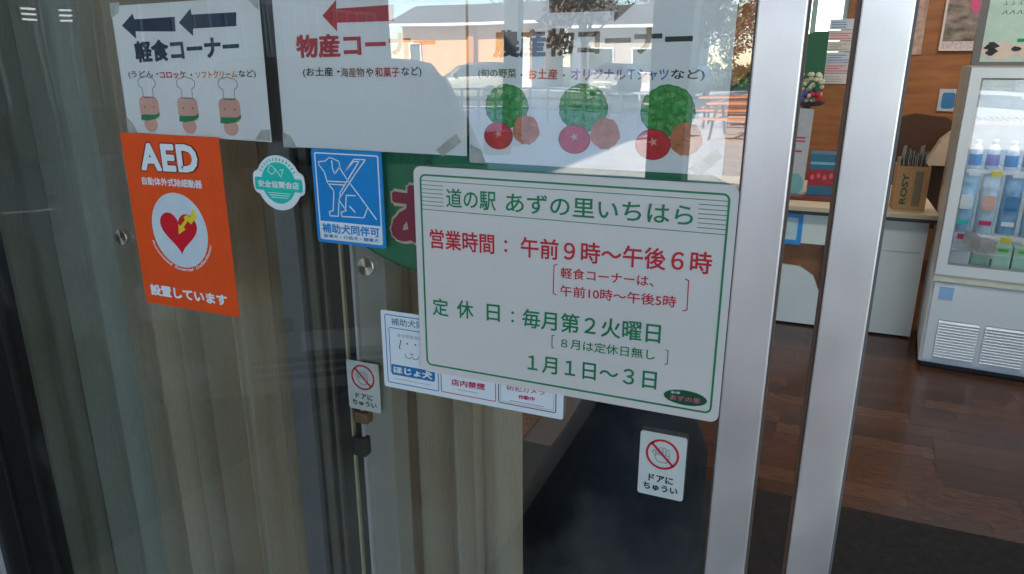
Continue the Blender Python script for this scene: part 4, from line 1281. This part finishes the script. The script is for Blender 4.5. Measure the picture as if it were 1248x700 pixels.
# ------------------------------------------------------------------ cars (seen mirrored in the glass)
def make_car(paint, label, group=None):
    """front at y=0 looking towards +y, body runs towards -y"""
    c = thing('parked_car', label, 'car', group=group)
    st = [  # y, half width, z bottom, z shoulder, half width roof, z top
        (0.00, 0.62, 0.28, 0.62, 0.55, 0.66), (-0.06, 0.74, 0.22, 0.70, 0.66, 0.76), (-0.25, 0.80, 0.20, 0.80, 0.74, 0.90),
        (-0.85, 0.83, 0.20, 0.92, 0.76, 1.02), (-1.45, 0.84, 0.20, 0.96, 0.64, 1.42), (-1.90, 0.84, 0.20, 0.98, 0.62, 1.52),
        (-2.80, 0.84, 0.20, 0.99, 0.62, 1.52), (-3.35, 0.83, 0.22, 0.98, 0.60, 1.40), (-3.55, 0.80, 0.28, 0.95, 0.66, 1.02), (-3.62, 0.70, 0.34, 0.80, 0.60, 0.86)]
    bm = new_bm()
    rings = []
    for y, w, zb, zs, wr_, zt in st:
        ps = [(-w * 0.92, zb), (-w, zb + 0.10), (-w, (zb + zs) / 2), (-w * 0.985, zs), (-wr_, zt - 0.02), (-wr_ * 0.85, zt), (0, zt + 0.012), (wr_ * 0.85, zt), (wr_, zt - 0.02), (w * 0.985, zs), (w, (zb + zs) / 2), (w, zb + 0.10), (w * 0.92, zb)]
        rings.append([bm.verts.new((px, y, pz)) for px, pz in ps])
    for a, b2 in zip(rings[:-1], rings[1:]):
        n = len(a)
        for k in range(n):
            bm.faces.new((a[k], a[(k + 1) % n], b2[(k + 1) % n], b2[k]))
    bm.faces.new(rings[0]); bm.faces.new(rings[-1][::-1])
    bo = obj('body', bm, paint, c, sm=True, world=False)
    bo.data.materials.append(mat('car_roof_shade', (0.012, 0.012, 0.013), 0.4, spec=0.2))  # shade put into the roof colour so it mirrors dark in the glass
    for pg in bo.data.polygons:
        if pg.center.z > 1.06:
            pg.material_index = 1
    def quad(q, m, name, par=c, th=0.012):
        bm = new_bm()
        vs = [bm.verts.new(v) for v in q]
        bm.faces.new(vs)
        bmesh.ops.solidify(bm, geom=bm.faces[:], thickness=th)
        return obj(name, bm, m, par, world=False)
    quad([(-0.70, -0.93, 1.04), (0.70, -0.93, 1.04), (0.56, -1.42, 1.43), (-0.56, -1.42, 1.43)], CARGLASS, 'windscreen')
    for s in (-1, 1):
        quad([(s * 0.835, -1.30, 1.00), (s * 0.842, -2.20, 1.02), (s * 0.66, -2.15, 1.44), (s * 0.67, -1.62, 1.42)], CARGLASS, 'side_window')
        quad([(s * 0.842, -2.28, 1.02), (s * 0.835, -3.20, 1.02), (s * 0.645, -3.10, 1.42), (s * 0.66, -2.23, 1.44)], CARGLASS, 'side_window')
        hl = new_bm()
        prism(hl, [(s * 0.44, 0.56), (s * 0.72, 0.60), (s * 0.73, 0.72), (s * 0.46, 0.68)], -0.12, 0.012)
        obj('headlight', hl, mat('headlight', (0.65, 0.66, 0.66), 0.08, 0.3), c, world=False)
        obj('fog_light', lathe(new_bm(), [(0.045, 0.0), (0.045, 0.02), (0.02, 0.028)], (s * 0.55, -0.02, 0.36), 'y', 16), mat('headlight', (0, 0, 0)), c, world=False)
        for yw in (-0.68, -2.95):
            w = obj('wheel', lathe(new_bm(), [(0.20, -0.09), (0.275, -0.09), (0.29, -0.06), (0.29, 0.06), (0.275, 0.09), (0.20, 0.09)], (s * 0.765, yw, 0.29), 'x', 28), RUBBER, c, world=False, sm=True)
            rim = new_bm()
            lathe(rim, [(0.19, 0.06), (0.195, 0.094), (0.17, 0.088), (0.16, 0.07)] if s > 0 else [(0.19, -0.06), (0.195, -0.094), (0.17, -0.088), (0.16, -0.07)], (s * 0.765, yw, 0.29), 'x', 24)
            for k in range(8):
                a = 2 * PI * k / 8
                tube(rim, [(s * 0.855, yw, 0.29), (s * 0.855, yw + 0.18 * math.cos(a), 0.29 + 0.18 * math.sin(a))], 0.014, 6)
            obj('rim', rim, mat('rim_silver', (0.45, 0.45, 0.46), 0.3, 0.8), w, world=False)
            arch_ = new_bm()
            ring(arch_, ell(0, 0, 0.33, 0.33, 24), ell(0, 0, 0.292, 0.292, 24), -0.02, 0.002)
            for v in arch_.verts:
                v.co = Vector((s * 0.842 + (v.co.y if s > 0 else -v.co.y), yw + v.co.x, 0.29 + v.co.z))
            obj('wheel_arch', arch_, BLACK, c, world=False)
    gr = new_bm()
    for k in range(3):
        box(gr, -0.36, 0.36, -0.04, 0.012, 0.30 + 0.035 * k, 0.318 + 0.035 * k)
    for s in (-1, 1):
        box(gr, -0.03 + s * 0.22, 0.03 + s * 0.22, -0.04, 0.0135, 0.50, 0.56)
    obj('grille', gr, BLACK, c, world=False)
    obj('number_plate', bx(-0.165, 0.165, 0.0, 0.022, 0.42, 0.585 - 0.09), WHITE, c, world=False)
    for s in (-1, 1):
        obj('mirror', bx(min(s * 0.84, s * 0.99), max(s * 0.84, s * 0.99), -1.40, -1.30, 1.00, 1.13, bev=0.02), paint, c, world=False)
    return c


CP = mat('car_pearl', (0.34, 0.32, 0.26), 0.4, 0.1, 0.02, 5, spec=0.25, coat=0.0)
car = make_car(CP, 'beige hatchback with roof coloured dark for shade, parked nose in behind the photographer, mirrored in the glass', 'parked cars mirrored in the glass')
car.location = (-1.65, -1.32, 0)
car.rotation_euler = (0, 0, R(-36))
far = [(-15.5, -27.5, 90, 'white hatchback parked across the road, mirrored in the upper glass'),
       (-6.4, -33.0, 10, 'white hatchback parked beyond the picnic tables, nearest the shrubs'),
       (-9.6, -33.2, 5, 'white hatchback parked beyond the railing, beside the orange building')]
CPW = mat('car_white', (0.75, 0.75, 0.74), 0.25, 0, 0.02, 5)
for x, y, a, lb in far:
    q = copy_tree(car)
    q['label'] = lb
    q.location = (x, y, 0)
    q.rotation_euler = (0, 0, R(a))

# ------------------------------------------------------------------ surroundings behind the photographer
OW = mat('orange_render', (0.74, 0.38, 0.17), 0.85, 0, 0.05, 2)
CRW = mat('cream_render', (0.52, 0.44, 0.36), 0.85, 0, 0.05, 2)
WT = mat('white_trim', (0.80, 0.79, 0.76), 0.6)
RF = mat('brown_roof', (0.13, 0.10, 0.085), 0.6, 0, 0.1, 4)
DG_ = mat('dark_window', (0.05, 0.07, 0.07), 0.1)
def house(x0, x1, y, depth, h, wall, label, wins, doors=(), rise=1.4):
    t = thing('low_building', label, 'building', ((x0 + x1) / 2, y - depth / 2, 0), group='low buildings across the road')
    obj('wall', bx(x0, x1, y - depth, y, 0, h), wall, t)
    obj('plinth', bx(x0 - 0.03, x1 + 0.03, y - depth, y + 0.05, 0, 0.45), WT, t)
    rf = new_bm()
    prism(rf, [(y + 0.8, h), (y + 0.8, h + 0.12), (y - depth / 2, h + rise), (y - depth - 0.8, h + 0.12), (y - depth - 0.8, h)], x0 - 0.7, x1 + 0.7, 'x')
    r = obj('roof', rf, RF, t)
    obj('gutter', bx(x0 - 0.75, x1 + 0.75, y + 0.8, y + 0.95, h - 0.06, h + 0.10), WT, r)
    for a, b_, z0, z1 in wins:
        w = obj('window', bx(a, b_, y, y + 0.06, z0, z1), WT, t)
        obj('pane', bx(a + 0.08, b_ - 0.08, y + 0.061, y + 0.07, z0 + 0.08, z1 - 0.08), DG_, w)
    for a, b_ in doors:
        obj('door', bx(a, b_, y, y + 0.06, 0, 2.9), WT, t)
    return t


house(-24.6, -16.2, -40.6, 6, 3.7, OW, 'orange rendered low building with grey roof across the car park, mirrored in the notices', [(-24.2, -23.4, 1.6, 2.7)], [(-15.9 - 0.9, -15.9 - 0.4)])
obj('corner_post', bx(-20.3, -19.9, -40.55, -40.35, 0, 3.7), mat('orange_dark', (0.52, 0.22, 0.07), 0.8), bpy.data.objects['low_building'])
house(-14.8, -7.2, -44, 6, 3.5, CRW, 'cream rendered low building with white door across the car park', [(-13.6, -11.9, 1.0, 2.4), (-10.8, -9.2, 1.0, 2.4)], [(-14.6, -13.9)])
wg = thing('added_wing', 'added tall dark wing at the left that darkens the mirrored view, with blinds in its windows', 'building', (-11.5, -8, 0))  # made-up wing; height and dark colour set to shade the mirrored left side
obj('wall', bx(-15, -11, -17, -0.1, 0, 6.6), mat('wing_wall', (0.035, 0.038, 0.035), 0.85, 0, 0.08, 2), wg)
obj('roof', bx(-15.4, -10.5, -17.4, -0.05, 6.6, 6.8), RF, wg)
for k in range(6):
    y_ = -1.9 - 2.5 * k
    w = obj('window', bx(-11, -10.96, y_ - 1.9, y_, 0.80, 2.75), mat('window_grey', (0.10, 0.10, 0.095), 0.5), wg)
    obj('blind', bx(-10.959, -10.950, y_ - 1.82, y_ - 0.08, 0.88, 2.68), mat('blind_grey', (0.07, 0.075, 0.07), 0.8, 0, 0.4, 4, 0, 1, 0.3, (1, 6, 0.2)), w)
    bars = new_bm()
    for q in range(5):
        box(bars, -10.949, -10.93, y_ - 0.10 - 0.43 * q - 0.03, y_ - 0.10 - 0.43 * q, 0.84, 2.72)
    obj('glazing_bars', bars, mat('bar_pale', (0.20, 0.20, 0.19), 0.5), w)
house(-75, -44, -52, 8, 5.2, mat('grey_render', (0.14, 0.14, 0.13), 0.8), 'long grey building far to the left with a row of windows', [(-73 + 3.6 * k, -71 + 3.6 * k, 2.6, 4.4) for k in range(8)])

for k, (y_, lb) in enumerate(((-6.85, 'lit louvred wall light on the dark wing, leftmost of two at the top left corner'), (-7.39, 'lit louvred wall light on the dark wing, right one of two at the top left'))):
    t = thing('wall_light', lb, 'lamp', (-10.99, y_, 2.12), 0, 'lit wall lights on the wing')
    obj('housing', bx(-10.999, -10.94, y_ - 0.12, y_ + 0.12, 2.10, 2.35), RUBBER, t)
    for q in range(3):
        obj('lit_bar', bx(-10.939, -10.925, y_ - 0.10, y_ + 0.10, 2.125 + 0.075 * q, 2.152 + 0.075 * q), EM2, t)

def picnic(x, y, rz, label):
    t = thing('picnic_table', label, 'picnic table', (x, y, 0), rz, 'orange picnic tables on the plaza')
    m = mat('table_orange', (0.72, 0.24, 0.08), 0.5)
    top = [bx(-0.9, 0.9, -0.36 + 0.145 * k, -0.225 + 0.145 * k, 0.70, 0.735) for k in range(5)]
    for b_ in top:
        obj('top_board', b_, m, t, world=False)
    for s in (-1, 1):
        obj('bench', bx(-0.9, 0.9, s * 0.72 - 0.14, s * 0.72 + 0.14, 0.42, 0.455), m, t, world=False)
        fr = new_bm()
        tube(fr, [(s * 0.7, -0.75, 0.0), (s * 0.7, -0.25, 0.70)], 0.03, 8)
        tube(fr, [(s * 0.7, 0.75, 0.0), (s * 0.7, 0.25, 0.70)], 0.03, 8)
        tube(fr, [(s * 0.7, -0.78, 0.40), (s * 0.7, 0.78, 0.40)], 0.03, 8)
        obj('frame', fr, mat('table_brown', (0.10, 0.05, 0.03), 0.6), t, world=False)


picnic(-1.25, -15.2, 0.1, 'orange picnic table nearest the door edge in the mirrored plaza')
picnic(-1.9, -18.2, -0.05, 'orange picnic table standing behind the nearest one in the mirrored plaza')
picnic(-4.9, -20.5, 0.1, 'orange picnic table by the white railing in the mirrored plaza')

rl = thing('white_railing', 'white metal railing between the plaza and the car park', 'railing', (-6.5, -17.5, 0))
RLM = mat('rail_grey', (0.45, 0.44, 0.43), 0.5)
RX = [-3.2 - 0.5 * k for k in range(20)]
for x in RX:
    obj('post', bx(x - 0.03, x + 0.03, -17.53, -17.47, 0, 0.80), RLM, rl)
for z in (0.30, 0.55, 0.80):
    obj('rail', bx(RX[-1] - 0.05, RX[0] + 0.05, -17.525, -17.475, z, z + 0.05), RLM, rl)

for (x, y, w_, lb) in ((-1.09, -5.0, 0.30, 'square dark grey canopy pillar nearest the door edge, mirrored'), (-5.41, -12.0, 0.28, 'square dark grey pillar farther out on the plaza, mirrored')):
    t = thing('square_pillar', lb, 'pillar', (x, y, 0))
    obj('shaft', bx(-w_ / 2, w_ / 2, -w_ / 2, w_ / 2, 0, 2.849, bev=0.01), mat('pillar_grey', (0.07, 0.07, 0.075), 0.7), t, world=False)
    obj('base', bx(-w_ * 0.6, w_ * 0.6, -w_ * 0.6, w_ * 0.6, 0, 0.10), mat('pillar_base', (0.2, 0.2, 0.2), 0.8), t, world=False)
t = thing('sign_panel', 'blank white sign panel on a slim pole beside the far pillar, mirrored', 'sign', (-6.05, -15.0, 0))
obj('panel', bx(-0.15, 0.17, -0.02, 0.02, 1.36, 2.10), WT, t, world=False)
obj('pole', tube(new_bm(), [(0, -0.03, 0), (0, -0.03, 1.36)], 0.03, 8), WT, t, world=False)
for k, (x, y, hh) in enumerate(((-3.0, -11.5, 2.9), (-7.6, -21.0, 4.2), (-5.9, -26.0, 4.2))[:0]):
    t = thing('lamp_post', ['slim white post near the picnic tables in the mirrored plaza', 'tall white post beyond the railing, left of the cream building', 'tall white post at the car park edge before the cream building'][k], 'post', (x, y, 0), 0, 'white posts on the plaza')
    obj('pole', tube(new_bm(), [(0, 0, 0), (0, 0, hh)], 0.05, 10), WT, t, world=False, sm=True)
    obj('lamp_head', lathe(new_bm(), [(0.05, 0), (0.16, 0.06), (0.14, 0.2), (0.03, 0.26)], (0, 0, hh), 'z', 16), WT, t, world=False, sm=True)

TR = mat('bark', (0.10, 0.07, 0.05), 0.9, 0, 0.3, 8, 0.4, 30)
LV = [mat('leaf_dark', (0.045, 0.075, 0.020), 0.7, 0, 0.4, 3), mat('leaf_bare', (0.16, 0.10, 0.07), 0.8, 0, 0.3, 3), mat('leaf_yellow', (0.16, 0.17, 0.03), 0.7, 0, 0.4, 3)]
def foliage(bm, c, r, n, size, rnd):
    clumps = [(Vector((rnd.gauss(0, 0.45), rnd.gauss(0, 0.45), rnd.gauss(0, 0.40))), rnd.uniform(0.25, 0.5)) for _ in range(16)]
    for _ in range(n):
        cc, cr = rnd.choice(clumps)
        v = Vector((rnd.gauss(0, 1), rnd.gauss(0, 1), rnd.gauss(0, 1))).normalized() * cr * rnd.random() ** 0.4
        p_ = Vector(c) + Vector(((cc + v).x * r[0], (cc + v).y * r[0], (cc + v).z * r[1]))
        a = Vector((rnd.gauss(0, 1), rnd.gauss(0, 1), rnd.gauss(0, 1))).normalized()
        b_ = a.orthogonal().normalized()
        s = size * rnd.uniform(0.6, 1.3)
        bm.faces.new([bm.verts.new(p_ + a * s), bm.verts.new(p_ + b_ * s * 0.5), bm.verts.new(p_ - a * s), bm.verts.new(p_ - b_ * s * 0.5)])


def tree(x, y, h, r, lm, label, seed, n=2200):
    rnd = random.Random(seed)
    t = thing('tree', label, 'tree', (x, y, 0), 0, 'trees beyond the car park')
    bm = new_bm()
    tube(bm, [(0, 0, 0), (0.05, 0, h * 0.3), (-0.05, 0.05, h * 0.6), (0, 0, h * 0.9)], [0.16, 0.13, 0.08, 0.02], 8)
    for k in range(9):
        a = rnd.random() * 6.28
        z = h * rnd.uniform(0.3, 0.65)
        q = Vector((math.cos(a), math.sin(a), 0)) * r * rnd.uniform(0.5, 0.9)
        tube(bm, [(0, 0, z), tuple(q * 0.5 + Vector((0, 0, z + h * 0.12))), tuple(q + Vector((0, 0, z + h * 0.22)))], [0.06, 0.04, 0.012], 6)
    obj('trunk', bm, TR, t, world=False)
    bm = new_bm()
    foliage(bm, (0, 0, h * 0.66), (r, h * 0.36), n, 0.16, rnd)
    obj('crown', bm, lm, t, world='flat')


TREES = [(-24, -58, 8, 3.2, 0, 'dark green tree behind the orange building'), (-15.5, -56, 9, 3.6, 0, 'dark green tree between the orange and cream buildings'), (-11.5, -55, 7.5, 3.0, 1, 'brown half bare tree behind the cream building'),
         (-7.0, -60, 6.2, 3.0, 1, 'brown half bare tree right of the cream building'), (-9.6, -30, 6.4, 2.3, 1, 'brown thin leaved tree standing in front of the cream building'), (-6.2, -38.5, 5.6, 2.0, 0, 'small dark green tree at the right end of the cream building'), (-3.0, -58, 5.6, 2.8, 1, 'brown half bare tree behind the picnic tables'), (1.5, -60, 6.5, 3.2, 0, 'dark green tree at the far right of the lawn')]
for k, (x, y, h_, r_, l_, lb) in enumerate(TREES):
    t_ = None
    rnd = random.Random(k)
    tree(x, y, h_, r_, LV[l_], lb, k)
for k, x in enumerate([-7.0, -5.2, -3.6, -2.2, -0.6, 1.2]):
    rnd = random.Random(50 + k)
    t = thing('shrub', ['low yellow green shrub left of the white car', 'low dark green shrub behind the white car', 'yellow green shrub behind the far picnic table', 'dark green shrub behind the near picnic table', 'yellow green shrub right of the picnic tables', 'dark green shrub at the end of the shrub row'][k], 'shrub', (x, -44.5, 0), 0, 'shrubs along the lawn')
    bm = new_bm()
    foliage(bm, (0, 0, 0.75), (1.1, 0.9), 700, 0.12, rnd)
    obj('leaves', bm, LV[(k + 1) % 2 * 2], t, world='flat')
    obj('stem', tube(new_bm(), [(0, 0, 0), (0.05, 0, 0.7)], [0.04, 0.02], 6), TR, t, world=False)

# ------------------------------------------------------------------ photographer
def skin(name, V, E, Rr, m, parent, sub=2):
    me = bpy.data.meshes.new(name)
    me.from_pydata(V, E, [])
    o = bpy.data.objects.new(name, me)
    COL.objects.link(o)
    o.modifiers.new('s', 'SKIN')
    for i, r_ in enumerate(Rr):
        rr_ = r_ if isinstance(r_, tuple) else (r_, r_)
        me.skin_vertices[0].data[i].radius = rr_
    me.skin_vertices[0].data[0].use_root = True
    o.modifiers.new('u', 'SUBSURF').levels = sub
    dg = bpy.context.evaluated_depsgraph_get()
    dg.update()
    m2 = bpy.data.meshes.new_from_object(o.evaluated_get(dg))
    bpy.data.objects.remove(o)
    m2.materials.clear()
    m2.materials.append(m)
    for p_ in m2.polygons:
        p_.use_smooth = True
    q = bpy.data.objects.new(name, m2)
    COL.objects.link(q)
    q.parent = parent
    return q


SKIN = mat('skin', (0.50, 0.30, 0.21), 0.55, 0, 0.05, 20)
COAT = mat('navy_coat', (0.010, 0.014, 0.030), 0.8, 0, 0.2, 30, 0.2, 200)
TROU = mat('dark_trousers', (0.012, 0.013, 0.016), 0.85)
ps = thing('person', 'person in a dark navy coat holding up a phone, mirrored dimly in the glass', 'person', (0.16, -1.36, 0))
V = [(0, 0, 0.92), (0, 0, 1.08), (0, 0.01, 1.28), (0, 0.02, 1.40), (0, 0.03, 1.49), (0, 0.045, 1.56), (0, 0.05, 1.64),
     (-0.19, 0.0, 1.38), (-0.25, 0.13, 1.16), (-0.20, 0.34, 1.36), (-0.185, 0.40, 1.42),
     (0.19, 0.0, 1.38), (0.22, 0.13, 1.16), (0.02, 0.34, 1.36), (-0.02, 0.395, 1.42),
     (-0.10, 0, 0.86), (-0.11, 0.03, 0.48), (-0.11, -0.01, 0.10), (-0.12, 0.10, 0.045),
     (0.10, 0, 0.86), (0.11, 0.03, 0.48), (0.11, -0.01, 0.10), (0.12, 0.10, 0.045)]
E = [(0, 1), (1, 2), (2, 3), (3, 4), (4, 5), (5, 6), (3, 7), (7, 8), (8, 9), (9, 10), (3, 11), (11, 12), (12, 13), (13, 14), (0, 15), (15, 16), (16, 17), (17, 18), (0, 19), (19, 20), (20, 21), (21, 22)]
RR = [0.15, 0.14, 0.16, 0.12, 0.055, 0.085, 0.09, 0.065, 0.045, 0.032, 0.026, 0.065, 0.045, 0.032, 0.026, 0.10, 0.065, 0.045, 0.04, 0.10, 0.065, 0.045, 0.04]
skin('body', V, E, RR, SKIN, ps)
V2 = [(0, -0.005, 1.00), (0, -0.005, 1.20), (0, 0.0, 1.36), (0, 0.01, 1.445), (-0.20, 0.0, 1.385), (-0.26, 0.13, 1.155), (-0.205, 0.325, 1.345), (0.20, 0.0, 1.385), (0.23, 0.13, 1.155), (0.03, 0.325, 1.345), (0, -0.005, 0.78), (0, -0.005, 0.55)]
E2 = [(0, 1), (1, 2), (2, 3), (2, 4), (4, 5), (5, 6), (2, 7), (7, 8), (8, 9), (0, 10), (10, 11)]
skin('coat', V2, E2, [0.20, 0.19, 0.17, 0.085, 0.088, 0.068, 0.046, 0.088, 0.068, 0.046, 0.22, 0.24], COAT, ps)
V3 = [(0, 0, 0.88), (-0.105, 0, 0.82), (-0.112, 0.03, 0.48), (-0.112, -0.01, 0.12), (0.105, 0, 0.82), (0.112, 0.03, 0.48), (0.112, -0.01, 0.12)]
skin('trousers', V3, [(0, 1), (1, 2), (2, 3), (0, 4), (4, 5), (5, 6)], [0.13, 0.11, 0.078, 0.062, 0.11, 0.078, 0.062], TROU, ps)
for s in (-1, 1):
    skin('shoe', [(s * 0.12, -0.06, 0.045), (s * 0.12, 0.06, 0.045), (s * 0.125, 0.17, 0.035)], [(0, 1), (1, 2)], [0.045, 0.048, 0.034], BLACK, ps, 1)
hr = new_bm()
bmesh.ops.create_uvsphere(hr, u_segments=20, v_segments=14, radius=0.108, matrix=Matrix.Translation((0, 0.030, 1.645)))
for v in list(hr.verts):
    if v.co.y > 0.075 and v.co.z < 1.68:
        v.co.y = 0.075
obj('hair', hr, mat('hair_black', (0.015, 0.012, 0.010), 0.6), ps, world=False, sm=True)
for s in (-1, 1):
    e = new_bm()
    bmesh.ops.create_uvsphere(e, u_segments=10, v_segments=8, radius=0.011, matrix=Matrix.Translation((s * 0.032, 0.128, 1.625)))
    obj('eye', e, BLACK, ps, world=False, sm=True)
obj('nose', prism(new_bm(), [(0.125, 1.625), (0.155, 1.592), (0.125, 1.585)], -0.011, 0.011, 'x'), SKIN, ps, world=False)
obj('mouth', bx(-0.022, 0.022, 0.125, 0.135, 1.560, 1.567), mat('lips', (0.40, 0.15, 0.12), 0.5), ps, world=False)
for s, hx in ((-1, -0.185), (1, -0.02)):
    for k in range(4):
        z = 1.415 + k * 0.018
        skin('finger', [(hx, 0.395, z), (hx + s * 0.010, 0.425 + 0.003 * k, z + 0.002), (hx - s * 0.018, 0.440, z + 0.003), (hx - s * 0.035 * (1 if k != 3 else 0.8), 0.438, z + 0.003)], [(0, 1), (1, 2), (2, 3)], [0.0095, 0.0085, 0.008, 0.007], SKIN, ps, 1)
    skin('thumb', [(hx, 0.385, 1.425), (hx - s * 0.02, 0.400, 1.455), (hx - s * 0.035, 0.405, 1.478)], [(0, 1), (1, 2)], [0.012, 0.010, 0.0085], SKIN, ps, 1)
t = thing('mobile_phone', 'black phone held up in both hands behind the camera position', 'phone', (0.055, -0.945, 1.46))
obj('case', bx(-0.075, 0.075, -0.0085, -0.0005, -0.035, 0.038, bev=0.003), BLACK, t, world=False)
obj('screen', bx(-0.070, 0.070, -0.0100, -0.0088, -0.031, 0.034), mat('phone_screen', (0.02, 0.02, 0.025), 0.1), t, world=False)

bpy.data.objects.remove(TO)
